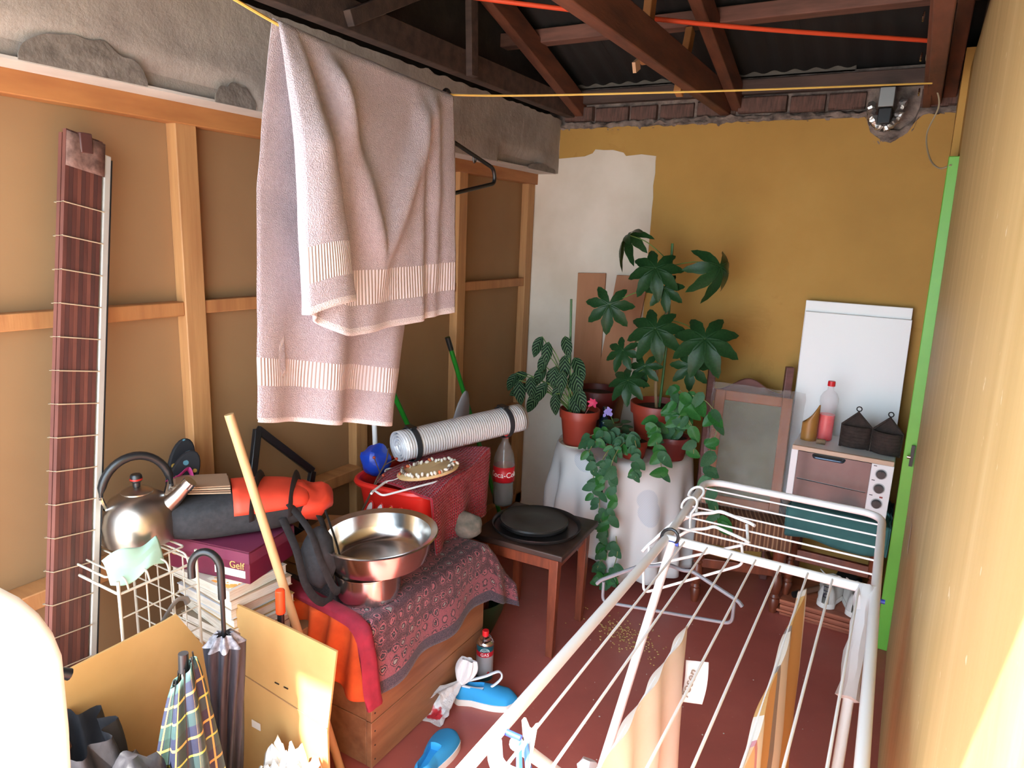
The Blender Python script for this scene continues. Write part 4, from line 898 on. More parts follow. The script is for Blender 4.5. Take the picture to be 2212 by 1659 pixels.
for s in (-1, 1): G().tube([ka*(.088*s)+V((0, 0, .142)), ka*(.078*s)+V((0, 0, .104))], .006, 8).build('handle_mount', CHROME, t)
sp_ = V((.75, .66, 0)).normalized()
G().tube([sp_*.075+V((0, 0, .095)), sp_*.105+V((0, 0, .125)), sp_*.128+V((0, 0, .152))], [.024, .019, .016], 14).build('spout', KST, t)
G().tube([sp_*.126+V((0, 0, .150)), sp_*.138+V((0, 0, .164))], .019, 14).build('whistle_cap', CHROME, t)
MINT = mat('mint_paper', 'A8D4C0', .8, c2='B8DECC', sc=8)
def mint(u, v): return (-1.63+.03*v+.012*math.sin(u*4), .86+.15*u, KZ+.012+.028*(1-v)**1.5 - .030*v*v + .010*math.sin(u*7+v*3) + .012*(v < .5)*math.sin(u*3))
o = G().grid(mint, 24, 16).build('mint_paper', MINT, sol=.0015, ang=60); tag(o, 'crumpled mint green paper on the wire rack in front of the kettle', 'paper')
# ---- patterned sandals propped between kettle and bag
def m_flor():
    n = N('floral_print', .8); v = n.co('Object'); vo = n.add('ShaderNodeTexVoronoi'); vo.inputs['Scale'].default_value = 45; n.ln(v, vo.inputs[0])
    c = n.ramp(vo.outputs['Color'], [(.25, '14141A'), (.45, '4A7A8A'), (.55, 'B08A3A'), (.65, '14141A'), (.8, '8A2A5A')], 'CONSTANT'); n.col(n.mix(n.ramp(vo.outputs['Distance'], [(.35, 0), (.4, 1)]), c, '14141A')); return n.m
FLO = m_flor(); PINK = mat('magenta_strap', 'A82A6A', .6)
for k, (p, tip, nor, lb) in enumerate((((-1.855, 1.20, .80), (-.10, .35, .93), (1, -.25, .1), 'dark floral sandal propped against the wall, standing behind its pair'), ((-1.815, 1.155, .79), (.05, .45, .88), (1, -.45, .2), 'dark floral sandal with magenta strap leaning beside the kettle'))):
    M = frame(p, tip, nor); t = T('floral_sandal', lb, 'sandal', p)
    out = [(.038*math.cos(a)*(1+.18*math.sin(a)), .10+.105*math.sin(a)) for a in [2*PI*i/28 for i in range(28)]]
    G().prism(out, .018, M).build('sole', FLO, t, True, bev=.004)
    G().tube([M @ V(q) for q in bez([(-.036, .10, .010), (-.020, .125, .045), (0, .15, .03), (.020, .125, .045), (.036, .10, .010)], 6)], .010, 8, flat=.35).build('strap', PINK if k else FLO, t, True)
# ---- open cardboard box with umbrellas
t = T('cardboard_box', 'tall open cardboard box holding umbrellas in front of the crate', 'box', (-1.30, .95, 0))
CARDB = mat('box_cardboard', 'C39A60', .8, c2='B88E54', sc=5, bump=.05, bsc=40)
# back panel A (faces the camera), side panel B along the wall side, plus the low near sides
g = G().prism([(-1.52, .0), (-1.16, .0), (-1.165, .35), (-1.128, .598), (-1.30, .605), (-1.505, .607), (-1.52, .53), (-1.49, .47), (-1.52, .43)], .006, Matrix(((1, 0, 0, 0), (0, 0, -1, 1.150), (0, 1, 0, 0), (0, 0, 0, 1)))); g.build('tall_panel', CARDB, t, True)
g = G().prism([(.60, .0), (1.14, .0), (1.14, .40), (1.085, .455), (.975, .655), (.945, .652), (.60, .648)], .006, Matrix(((0, 0, 1, -1.526), (1, 0, 0, 0), (0, 1, 0, 0), (0, 0, 0, 1)))); g.build('side_panel', CARDB, t, True)
G().box2((-1.16, .60, 0), (-1.154, 1.148, .16)).build('low_panel', CARDB, t, True)
G().box2((-1.52, .60, 0), (-1.16, .606, .30)).build('low_panel', CARDB, t, True)
G().box2((-1.52, .606, .002), (-1.16, 1.143, .008)).build('bottom_panel', CARDB, t, True)
G().box((-1.44, 1.1405, .25), (.035, .002, .022), None).build('paper_label', mat('box_label', 'E6DFD6', .7), t, True)
G().tube([(-1.50, 1.1425, .395), (-1.165, 1.1425, .36)], .0015, 5).build('fold_crease', CARD2, t, True)
for x in (-1.35, -1.315): G().box((x, 1.1425, .42), (.016, .002, .003)).build('staple_slot', BLACKP, t, True)
# crumpled white paper in the box, in the sun
g = G().grid(lambda u, v: (-1.31+.17*u, 1.10-.14*v, .30-.10*v+.05*nz(u*6, v*6)+.03*nz(u*15, v*13)-.05*abs(u-.5)), 26, 22)
o = g.build('white_paper', mat('white_tissue', 'E8E4E0', .8), sol=.001, ang=15); tag(o, 'crumpled white tissue paper in the cardboard box', 'paper')
# black crook umbrella
def umbrella_canopy(L, r0, r1, n=16, tw=1.5):
    def f(u, v):
        a = 2*PI*u + tw*v; k = r0+(r1-r0)*v**.8; k *= (1+.22*math.sin(8*2*PI*u)); return (k*math.cos(a), k*math.sin(a), L*v)
    return f
t = T('black_umbrella', 'furled black umbrella with a curved crook handle standing in the cardboard box', 'umbrella', (-1.375, 1.005, .012))
UB = mat('black_umbrella_cloth', '2A282E', .55, c2='3A373E', sc=20, stretch=(6, 6, .5), bump=.2, bsc=60)
G().grid(umbrella_canopy(.595, .010, .042), 96, 24, cu=True).build('furled_canopy', UB, t, ang=80)
G().grid(lambda u, v: (lambda k, a: (k*math.cos(a), k*math.sin(a), .595+.03*v))(.042*(1+.25*math.sin(16*PI*u))*(1-.55*v), 2*PI*u+1.5), 96, 4, cu=True).build('canopy_edge', mat('umbrella_tips', 'A8A2A8', .5, c2='5A565C', sc=60), t, ang=80)
G().tube([(0, 0, .60), (0, 0, .76)], .0055, 10).build('shaft', BLACKP, t)
hc = V((-.86, -.5, 0)).normalized()
G().tube([V((0, 0, .72)), V((0, 0, .80))] + [hc*(.036-.036*math.cos(a)) + V((0, 0, .80+.036*math.sin(a)*1.25)) for a in [PI*k/14 for k in range(15)]] + [hc*.072+V((0, 0, .775))], .0095, 12).build('crook_handle', BLACKP, t)
G().tube([(0, 0, -.008), (0, 0, .02)], .005, 8).build('ferrule', CHROME, t)
# plaid folding umbrella
def m_plaid():
    n = N('plaid_cloth', .6); uv = n.co('UV'); sx = n.add('ShaderNodeSeparateXYZ'); n.ln(uv, sx.inputs[0])
    def st(o, rep, offs, wd):
        f = n.math('FRACT', n.math('ADD', n.math('MULTIPLY', o, rep), offs)); return n.math('LESS_THAN', f, wd)
    c = n.mix(st(sx.outputs[0], 8, 0, .35), '1A1E34', '20362F'); c = n.mix(n.math('MULTIPLY', st(sx.outputs[1], 5, .2, .35), .6), c, '2C473E')
    for o, rep, off in ((0, 8, .1), (1, 5, .5)): c = n.mix(n.math('MULTIPLY', st(sx.outputs[o], rep, off, .06), .85), c, 'C79A4A')
    c = n.mix(n.math('MULTIPLY', st(sx.outputs[1], 5, .9, .05), .8), c, 'B5B84E'); n.col(c); n.bump(n.noise(n.co('Object'), 14, 4), .3, .01); return n.m
t = T('plaid_umbrella', 'half-folded blue and green plaid umbrella stuffed into the cardboard box', 'umbrella', (-1.29, .815, .16))
def pl(u, v):
    a = 2*PI*u; k = (.026+.078*(1-v)**.8)*(1+.16*math.sin(7*a+2*v))
    return (k*math.cos(a)*.85, k*math.sin(a)+.02*v, .50*v + .03*v*math.sin(a+.6))
G().grid(pl, 84, 26, cu=True).build('canopy', m_plaid(), t, ang=80, sol=.001)
for k in range(7):
    u = (k+.5)/7; G().tube([V(pl(u, 0)), V(pl(u, .5)), V(pl(u, 1.0))+V((0, 0, .012))], .002, 5).build('rib', BLACKP, t)
G().tube([(0, 0, -.14), (0, .02, .53)], .005, 8).build('shaft', CHROME, t); G().tube([(0, .02, .50), (0, .022, .545)], .011, 10).build('handle', BLACKP, t)
# dark umbrella with gold-ringed handle
t = T('dark_umbrella', 'dark furled umbrella with a gold-ringed wooden handle, beside the bamboo blind', 'umbrella', (-1.33, .66, -.02+.03))
def du(u, v):
    a = 2*PI*u; k = (.015+.075*math.sin(v*PI*.62))*(1+.20*math.sin(9*a+3*v)+.1*nz(u*8, v*6)); return (k*math.cos(a)-.10*v, k*math.sin(a)-.015*v, .55*v)
G().grid(du, 72, 24, cu=True).build('furled_canopy', mat('dark_grey_cloth', '19171B', .7, c2='262327', sc=14, bump=.3, bsc=40), t, ang=80)
G().tube([(-.10, -.015, .52), (-.115, -.03, .60), (-.13, -.045, .66)], .012, 10).build('handle', mat('brown_handle', '6E4426', .4), t)
G().tube([(-.112, -.028, .585), (-.117, -.032, .605)], .0145, 12).build('gold_ring', mat('gold_metal', 'C79A3A', .3, 1), t)
G().tube([(-.127, -.042, .645), (-.135, -.03, .675), (-.13, .0, .685), (-.125, .02, .67)], .013, 10).build('handle_crook', BLACKP, t)
g = G().ell((0, 0, .10), (.10, .08, .12), 20, 14); g.v = [p*(1+.22*nz(p.x*22, p.y*22, p.z*22)) for p in g.v]
o = g.build('dark_bag', mat('black_bag_cloth', '1B1A1E', .5, c2='2A282C', sc=18, bump=.4, bsc=30), loc=(-1.30, .70, .30), ang=50); tag(o, 'crumpled black cloth bundle beside the plaid umbrella in the box', 'bundle')
# ---- broomstick leaning, orange tool
o = G().tube([(-1.302, 1.335, .012), (-1.40, 1.243, .58), (-1.505, 1.150, 1.155)], [.0125, .0125, .0125], 14).build('wooden_broomstick', mat('bare_stick', 'C8A274', .6, c2='B48C5E', sc=5, stretch=(3, 3, .4))); tag(o, 'bare wooden broomstick leaning diagonally in front of the black and orange bag', 'broomstick')
t = T('orange_tool', 'tool with an orange hexagonal grip standing behind the cardboard panel', 'tool', (-1.385, 1.20, .40))
G().tube([(-1.378, 1.188, .30), (-1.378, 1.188, .62)], .0095, 10).build('dark_shank', BLACKP, t, True)
G().tube([(-1.378, 1.188, .60), (-1.378, 1.188, .672)], .013, 10).build('orange_grip', mat('orange_plastic', 'EE4A1E', .4), t, True, bev=.003)
# ---- brooms, white pole and grey dustpan behind the basket
GR = mat('green_lacquer', '1F7A22', .3)
for k, (a, b, lb) in enumerate((((-1.875, 2.66, 1.155), (-1.70, 3.02, .02), 'green broom handle with a black cap leaning on the studs, clear of the towel'), ((-1.88, 2.16, 1.13), (-1.70, 2.67, .02), 'green broom handle leaning by the wall, its top behind the towel'))):
    t = T('green_broom', lb, 'broom', b); a, b = V(a), V(b)
    G().tube([b, a], .0115, 12).build('handle', GR, t, True); G().tube([a+(b-a)*.055, a], .013, 12).build('end_cap', BLACKP, t, True)
    G().hexa([(b.x-.03, b.y-.10, .0), (b.x+.03, b.y-.10, .0), (b.x+.03, b.y+.10, .0), (b.x-.03, b.y+.10, .0), (b.x-.02, b.y-.09, .09), (b.x+.02, b.y-.09, .09), (b.x+.02, b.y+.09, .09), (b.x-.02, b.y+.09, .09)]).build('bristle_head', BLACKF, t, True)
t = T('white_pole', 'slim white pole standing against the studs behind the red basket', 'pole', (-1.80, 2.10, .0)); G().tube([(-1.80, 2.10, .0), (-1.84, 2.08, 1.30)], .0105, 12).build('pole', WHITEP, t, True); G().lathe([(0, 0), (.014, 0), (.014, .03), (0, .03)], n=12).build('foot_cap', BLACKP, t)
g = G().grid(lambda u, v: (-1.78+.02*math.sin(u*PI)+.02*v, 2.48+.16*u+.10*v*(1-u)*.6+.05*v, .60+.32*v*(.55+.45*math.sin(u*PI*.8+.6))), 16, 12)
o = g.build('grey_dustpan', mat('grey_translucent_plastic', '8E8A8C', .4), sol=.004, ang=60); tag(o, 'grey plastic dustpan standing between the green broom handles', 'dustpan')
# ---- sundries on the crate by the bag
t = T('wood_block', 'small pale wooden block beside the orange bag', 'block', (-1.66, 1.62, .72))
G().box((0, 0, -.06), (.09, .07, .02), RZ(.5)).build('block_body', mat('pale_block', 'B08E66', .7), t, bev=.003)
g = G().box((0, 0, 0), (.06, .05, .012), RZ(.4)); t.location = (-1.62, 1.66, .70)
cr_ = T('cardboard_tray', 'stack of folded brown cardboard trays supporting the block beside the basin', 'cardboard', (-1.60, 1.60, .512))
for k in range(3): G().box((0, -.03, .02+.042*k), (.17-.01*k, .20-.012*k, .038), RZ(.1*k)).build('folded_tray', CARD2, cr_, bev=.003)
# ---- bath towel on the line
def m_towel():
    n = N('towel_terry', 1.0); uv = n.co('UV'); sx = n.add('ShaderNodeSeparateXYZ'); n.ln(uv, sx.inputs[0]); u, v = sx.outputs[0], sx.outputs[1]
    bandm = n.ramp(v, [(0, 0), (.045, 1), (.098, 0), (.898, 1), (.940, 0)], 'CONSTANT')
    hem = n.ramp(v, [(0, 1), (.010, 0), (.992, 1)], 'CONSTANT')
    f = n.noise(n.co('Object'), 340, 2); f2 = n.noise(n.co('Object'), 90, 3)
    base = n.ramp(f2, [(.3, 'A89CA3'), (.7, 'B5A9B0')])
    c = n.mix(bandm, base, 'CCC2C5'); c = n.mix(hem, c, 'D0C8CA'); n.col(c)
    rib = n.math('SINE', n.math('MULTIPLY', u, 520.0)); rib = n.math('MULTIPLY', rib, bandm)
    h = n.math('ADD', n.math('MULTIPLY', n.math('SUBTRACT', 1.0, bandm), f), n.math('MULTIPLY', rib, .35)); n.bump(h, .75, .006); n.p.inputs['Sheen Weight'].default_value = .25; return n.m
def sm(a, b, x): x = max(0, min(1, (x-a)/(b-a))); return x*x*(3-2*x)
def towel(u, v):
    # v 0: front hem ... .42: on the line ... 1: back hem.   u 0: folded-over free edge ... 1: far edge
    fl = .24
    if u < fl: yt = 1.115 - .035*(u/fl); kf = 1 - u/fl
    else: yt = 1.080 + .700*((u-fl)/(1-fl)); kf = 0
    zt = 2.060 - .006*math.sin((yt-1.08)*3) - .012*(yt-1.08)
    xt = -1.205 - .080*(yt-1.07)
    if v < .42:
        q = 1 - v/.42
        if u < fl: yb = 1.085 + .155*kf; zb = 1.455 + .010*math.sin(kf*3) + .02*kf; xo = .052 + .020*math.sin(kf*PI)
        else:
            s = (u-fl)/(1-fl); yb = 1.085 + .70*s; zb = 1.455 - .075*sm(0, .3, s) + .02*s*s; xo = .012 + .02*(1-sm(0, .15, s))
        y = yt + (yb-yt)*q**.8; z = zt + (zb-zt)*q
        s = max(0, (u-fl)/(1-fl))
        pl_ = .016*math.sin(s*30+.6)*math.exp(-((s-.15)/.16)**2)*1.6 + .012*math.sin(s*46)*math.exp(-((s-.8)/.10)**2)
        cx_ = .45; vv = abs(s-cx_-.06*(1-q))                     # swag between the two bunches on the line
        sw = .030*math.exp(-((vv-.34*(1-min(1, q*1.35)))/.06)**2)*sm(0, .15, q)*(1-sm(.62, .98, q)) if u >= fl else 0
        x = xt + .008 + xo*min(1, q*2.5) + pl_*sm(0, .2, q)*(1-.3*q) + sw + .004*nz(u*9, v*14)
        x += .018*sm(.35, 1, q)*math.sin(s*19+1)*(u >= fl)*.5
        return (x, y, z)
    q = (v-.42)/.58
    if u < fl: yb = 1.03 + .03*(1-u/fl)*0 + .10*kf; xo = .02*kf
    else: yb = 1.03 + .55*((u-fl)/(1-fl)); xo = 0
    s = max(0, (u-fl)/(1-fl)); zb = 1.205 - .14*s + .10*(kf)
    y = yt + (yb-yt)*q**.8; z = zt + (zb-zt)*q
    x = xt - .008 - (.040+.012*math.sin(s*12))*min(1, q*2.5) - xo + .020*sm(.2, 1, q)*math.sin(s*16+.4) + .004*nz(u*9, v*14)
    return (x, y, z)
o = G().grid(towel, 150, 150).build('bath_towel', m_towel(), sol=.007, ang=85); tag(o, 'dusty pink bath towel folded over the yellow washing line', 'towel')
# black hanger on the line
t = T('black_hanger', 'black plastic hanger hooked on the washing line beside the towel', 'hanger', (-1.275, 1.79, 2.0)); hx = -1.285
Q = lambda y, z: V((hx, y, z))
G().tube([Q(1.775, 2.045)] + [Q(1.793+.018*math.cos(a), 2.043+.018*math.sin(a)) for a in [PI*(1-k/8) for k in range(9)]] + [Q(1.806, 2.0), Q(1.800, 1.955), Q(1.778, 1.935)], .0055, 10).build('hook', BLACKP, t, True)
G().ell(Q(1.775, 1.928), (.010, .014, .013), 10, 8).build('neck_joint', BLACKP, t, True)
G().tube(rounded([Q(1.780, 1.93), Q(2.075, 1.862), Q(2.085, 1.815), Q(1.80, 1.757), Q(1.52, 1.70), Q(1.515, 1.73), Q(1.772, 1.925)], .03, 6), .0065, 10).build('hanger_body', BLACKP, t, True)
G().tube(rounded([Q(1.945, 1.885), Q(1.95, 1.868), Q(1.96, 1.872), Q(1.96, 1.882)], .005), .003, 6).build('strap_notch', BLACKP, t, True)
# ---- white plastic garden chair by the opening
t = T('garden_chair', 'white plastic garden chair with slatted rounded back near the open front', 'chair', (-1.2, .20, 0))
WG = mat('chair_white_plastic', 'F2F2F0', .35)  # one even white for the whole chair
cy_ = .19
def bp(s, z): return V((-1.00 + .08*(z-1.0), cy_+s, z))
bt = [(-.245, .45), (-.25, .90)] + [(-.25*math.cos(a), .98+.25*math.sin(a)) for a in [PI*k/20 for k in range(1, 20)]] + [(.25, .90), (.245, .45)]
G().tube([bp(s, z) for s, z in bt], .022, 10, flat=.7).build('back_frame', WG, t, True)
def bsl(u, v, s0, s1):
    s = s0+(s1-s0)*u; zt_ = .97+.235*math.sqrt(max(0, 1-(s/.25)**2)); return bp(s, .46+(zt_-.46)*v) + V((.006*math.cos(u*PI), 0, 0))
for k in range(6):
    s0 = -.236+.080*k; G().grid(lambda u, v: bsl(u, v, s0, s0+.072), 5, 10).build('back_slat', WG, t, True, sol=.008)
G().box((-1.235, cy_, .43), (.46, .47, .022)).build('seat', WG, t, True, bev=.01)
for x in (-1.05, -1.43):
    for y in (cy_-.20, cy_+.20): G().tube([(x, y, .42), (x+(.04 if x > -1.2 else -.03), y, 0)], [.024, .018], 10).build('leg', WG, t, True)
# ---- floor: gas canister, slippers, plastic bag, seeds
t = T('gas_canister', 'slim gas canister with a red cap standing against the crate', 'gas canister', (-1.19, 1.975, 0))
G().lathe([(0, .002), (.030, 0), (.0335, .004), (.0335, .010), (.0325, .012)], n=32).build('base_rim', CHROME, t)
def m_can():
    n = N('can_print', .35, .25); sx = n.add('ShaderNodeSeparateXYZ'); n.ln(n.co('Object', (1, 1, 6)), sx.inputs[0])
    n.col(n.ramp(sx.outputs[2], [(0, '1F5560'), (.17, 'A9ABB0'), (.66, 'C92030'), (.78, '1A5A66')], 'CONSTANT')); return n.m
G().lathe([(.0325, .012), (.0325, .152)], n=32).build('can_body', m_can(), t)
G().lathe([(.0325, .152), (.034, .155), (.033, .160), (.026, .168), (.022, .170), (.022, .178), (.018, .182), (.012, .184)], n=32).build('shoulder', CHROME, t)
G().lathe([(0, .204), (.0115, .204), (.0125, .200), (.0125, .180), (.011, .180)], n=20).build('red_cap', mat('cap_red', 'D21C24', .4), t)
ca = math.atan2(1.19, 1.975)
o = text('GAS', .0175, mat('can_white', 'F0ECEA', .4), Matrix.Translation((0, 0, .120)) @ Matrix.Rotation(ca*.95, 4, 'Z'), t, 'can_lettering'); wrap(o, .0328)
o = text('DOITE', .0105, mat('can_pale', 'CFE4E6', .4), Matrix.Translation((0, 0, .137)) @ Matrix.Rotation(ca*.95, 4, 'Z'), t, 'can_lettering'); wrap(o, .0328)
G().tube([V((.0332*math.sin(a-0*ca), -.0332*math.cos(a), 0)) for a in [0]] + [V((.0332*math.sin(.01), -.0332, .001))], .0001, 3).build('can_seam', CHROME, t)
P = []
for k in range(13):
    b_ = PI*k/12; a = -.55*math.cos(b_); P.append(Matrix.Rotation(ca*.95, 3, 'Z') @ V((.0332*math.sin(a), -.0332*math.cos(a), .131+.016*math.sin(b_))))
G().tube(P, .0008, 5).build('can_arch_mark', mat('can_pale2', 'CFE4E6', .4), t)
g = G(); d = Matrix.Rotation(ca+.45, 3, 'Z'); g.v = [d @ V((x, -.0331, z)) for x, z in ((0, .040), (.006, .046), (0, .052), (-.006, .046))]; g.f = [(0, 1, 2, 3)]; g.build('hazard_mark', mat('hazard_red', 'C0202A', .4), t, sol=.0004)
def m_canvas():
    n = N('blue_canvas', .85); w1 = n.add('ShaderNodeTexChecker'); w1.inputs['Scale'].default_value = 500; n.ln(n.co('Object'), w1.inputs[0]); n.col(n.mix(n.math('MULTIPLY', w1.outputs['Fac'], .35), '2F9BD6', '1F7FBC')); n.bump(w1.outputs['Fac'], .3, .001); return n.m
BC = m_canvas()
shoe('blue_slipper', (-1.115, 1.865, 0), -1.12, 'blue canvas slip-on shoe with white sole by the plastic bag', BC, SOLW, .235, .085, .05, laces=False, tongue=False)
shoe('blue_slipper', (-1.095, 1.545, 0), .15, 'blue canvas slip-on shoe with white sole at the sunlit patch of floor', BC, SOLW, .235, .085, .05, laces=False, tongue=False)
n_ = N('white_carrier_plastic', .35); f = n_.noise(n_.co('Object'), 9, 3); n_.col(n_.mix(n_.ramp(f, [(.60, 0), (.63, 1)]), 'DEDADA', 'C9303A')); n_.p.inputs['Alpha'].default_value = .93; n_.bump(n_.noise(n_.co('Object', (30, 30, 6)), 3, 4), .5, .01); BAGM = n_.m
t = T('plastic_bag', 'knotted white plastic bag with red print lying on the floor by the blue shoe', 'bag', (-1.20, 1.78, 0))
def bgf(u, v):
    a = 2*PI*u; k = (.012+.058*v**1.1)*(1+.22*math.sin(a*6)+.15*nz(u*9, v*5)); zc = .075-.045*v
    return V((-1.195, 1.815, 0)) + V((-.035*v + k*math.cos(a)*.9, -.13*v + .3*k*math.sin(a), max(.004, zc + k*math.sin(a)*.75)))
G().grid(bgf, 60, 18, cu=True).build('bag_belly', BAGM, t, True, ang=50)
def bgt(u, v):
    a = 2*PI*u; k = (.012+.026*math.sin(v*PI*.8))*(1+.25*math.sin(a*5)); return V((-1.19+.012*v + k*math.cos(a), 1.815+.03*v+.4*k*math.sin(a), .075+.085*v))
G().grid(bgt, 40, 12, cu=True).build('bag_tail', BAGM, t, True, ang=50)
G().tube(bez([(-1.19, 1.815, .08), (-1.12, 1.86, .105), (-1.085, 1.90, .115), (-1.075, 1.905, .09), (-1.10, 1.875, .062), (-1.14, 1.845, .058), (-1.185, 1.815, .07)]), .0075, 8, flat=.5).build('bag_handle', mat('carrier_handle', 'DDE3EC', .4), t, True)
sd = G()
for _ in range(230):
    x = rnd.gauss(-.86, .10); y = 2.55+rnd.gauss(0, .05)+(x+.86)*-.25
    sd.ell((x, y, .0025), (rnd.uniform(.002, .005), rnd.uniform(.002, .004), .0025), 5, 3)
o = sd.build('scattered_seeds', mat('seed_husk', 'B99A5E', .8)); tag(o, 'scattered pale seed husks on the red floor near the table', 'seeds', kind='stuff')
sd = G()
for _ in range(40): sd.ell((rnd.uniform(-1.05, -.1), rnd.uniform(1.75, 3.0), .001), (rnd.uniform(.0015, .004), rnd.uniform(.0015, .004), .001), 5, 3)
o = sd.build('floor_crumbs', mat('crumb', 'C9BFB2', .8)); tag(o, 'tiny pale crumbs strewn over the red cement floor', 'crumbs', kind='stuff')
o = G().lathe([(0, 0), (.09, 0), (.13, .10), (.14, .16), (.137, .16), (.125, .10), (.085, .006), (0, .006)], n=28).build('green_bucket', mat('dark_green_plastic', '1E3A22', .5), loc=(-1.42, 2.24, 0)); tag(o, 'dark green plastic tub on the floor behind the rug corner', 'tub')
g = G().ell((0, 0, .05), (.075, .05, .05), 16, 10); g.v = [p*(1+.2*nz(p.x*25, p.y*25, p.z*25)) for p in g.v]
o = g.build('grey_rag', mat('grey_green_rag', '5A5A50', .95, c2='8A7A70', sc=20, bump=.3), loc=(-1.34, 2.04, .512), ang=50); tag(o, 'crumpled grey rag on the rug under the knitted cloth', 'rag')
# ================================================================== PLANTS
TT = TZ + .004
def m_leaf(name, c, c2, vein=None, gloss=.3):
    n = N(name, gloss); uv = n.co('UV'); sx = n.add('ShaderNodeSeparateXYZ'); n.ln(uv, sx.inputs[0])
    base = n.ramp(n.noise(n.co('Object'), 18, 3), [(.3, c), (.7, c2)])
    if vein:
        q = n.math('SUBTRACT', n.math('MULTIPLY', sx.outputs[1], 6.0), n.math('MULTIPLY', n.math('ABSOLUTE', n.math('SUBTRACT', sx.outputs[0], .5)), 4.0))
        st_ = n.math('LESS_THAN', n.math('FRACT', q), .30); base = n.mix(st_, base, vein)
    n.col(base); n.p.inputs['Specular IOR Level'].default_value = .09 if vein else .16; n.bump(n.noise(n.co('Object'), 60, 2), .1, .002); return n.m
def ovate(L, Wd, fold=.25, droop=.3, heart=0, n=10):
    g = G()
    def f(u, v):
        s = v; w_ = Wd/2*math.sin(PI*min(1, s)**(.62 if heart else .85))**.75; x = (u-.5)*2*w_
        y = L*s; 
        if heart: y -= heart*L*abs(u-.5)*2*(1-s)**2
        return (x, y, abs(x)*fold - droop*L*s*s)
    return g.grid(f, 6, n)
def palmate(R, n=7, droop=.25, spread=2.5):
    g = G(); o = 0
    for k in range(n):
        a = (k-(n-1)/2)/((n-1)/2)*spread; L = R*(1-.22*abs(a)/spread); d = V((math.sin(a), math.cos(a), 0)); p = V((d.y, -d.x, 0))
        def f(u, v):
            w_ = L*(.050+.155*math.sin(PI*min(1, v)**1.15)**1.1) * (1 if v < .999 else .02); x = (u-.5)*2*w_
            q = d*(L*v) + p*x*(1+.10*math.sin(v*38)*(v > .35)); r = q.length
            return (q.x, q.y, abs(x)*.28 - droop*r*r/R)
        g.grid(f, 4, 9)
    return g
POT = mat('terracotta_plastic', '9A3A28', .45, c2='8A3022', sc=5)
POTD = mat('dark_red_pot', '6A2622', .45)
SOIL = mat('dark_soil', '2A2019', .95, c2='3A2C22', sc=40, bump=.8)
def pot(t, r, h, m):
    k = r/.1
    G().lathe([(0, .004), (r*.70, 0), (r*.74, .006), (r*.92, h*.76), (r*1.0, h*.77), (r*1.03, h*.99), (r*1.02, h), (r*.97, h), (r*.90, h*.75), (r*.68, .012), (0, .012)], n=40).build('pot', m, t)
    G().lathe([(0, h*.88), (r*.9, h*.86)], n=24).build('soil', SOIL, t)
STEM = mat('green_stem', '5E7A3A', .6); STEMB = mat('brown_stem', '8A7050', .8); STK = mat('green_stake', '2E5A2A', .5)
# ---- large-leaved aralia
AP = V((-1.00, 3.235, TT))
t = T('aralia_plant', 'tall plant with glossy hand-shaped leaves in a terracotta pot on the round table', 'potted plant', AP)
pot(t, .135, .215, POT)
FL = m_leaf('aralia_leaf', '1A361C', '234424', None, .36)
G().tube([(-1.0, 3.25, TT+.19), (-.99, 3.25, 1.2), (-1.005, 3.24, 1.635)], .0065, 8).build('stake', STK, t, True)
G().tube(bez([(-1.01, 3.235, TT+.18), (-1.02, 3.22, 1.0), (-1.0, 3.23, 1.25), (-1.01, 3.23, 1.50)]), .008, 8).build('stem', STEMB, t, True)
pm = [palmate(1.0, 7, .30, 2.45).mesh('leaf', FL), palmate(1.0, 8, .45, 2.6).mesh('leaf', FL), palmate(1.0, 7, .9, 2.3).mesh('leaf', FL)]
ara = [  # centre, tip direction, normal, radius, mesh, stem attachment height
 ((-1.243, 3.10, 1.335), (.02, -.25, -1), (.25, -1, .30), .125, 0, 1.43), ((-1.030, 3.10, 1.52), (-.10, -.45, -.85), (.15, -.85, .55), .130, 1, 1.53),
 ((-.985, 3.12, 1.43), (.25, -.3, -.9), (.2, -.9, .4), .095, 0, 1.48), ((-1.177, 3.12, 1.665), (-.75, -.1, -.75), (-.72, .15, .68), .115, 2, 1.55),
 ((-.745, 3.12, 1.545), (.15, -.1, -1), (.75, -.55, .35), .135, 2, 1.53), ((-1.000, 3.08, 1.245), (-.05, -.45, -.85), (.1, -.85, .5), .140, 1, 1.30),
 ((-.765, 3.07, 1.225), (.15, -.45, -.8), (.1, -.8, .6), .155, 1, 1.28), ((-1.150, 3.08, 1.125), (-.25, -.4, -.85), (-.1, -.85, .4), .095, 0, 1.2),
 ((-1.110, 3.07, .985), (-.2, -.5, -.7), (0, -.8, .6), .105, 1, 1.05), ((-.825, 3.10, 1.09), (.1, -.3, -.95), (.2, -.9, .3), .100, 0, 1.15), ((-1.06, 3.15, 1.05), (.1, -.4, -.9), (0, -.9, .4), .09, 0, 1.1)]
for p, tip, nor, R, k, za in ara:
    inst(pm[k], 'leaf', t, frame(p, tip, nor, R*1.14))
    G().tube(bez([(-1.008, 3.232, za), V((-1.008, 3.232, za)).lerp(V(p), .55)+V((0, 0, .02)), p], 6), .0026, 6).build('leaf_stalk', STEM, t, True)
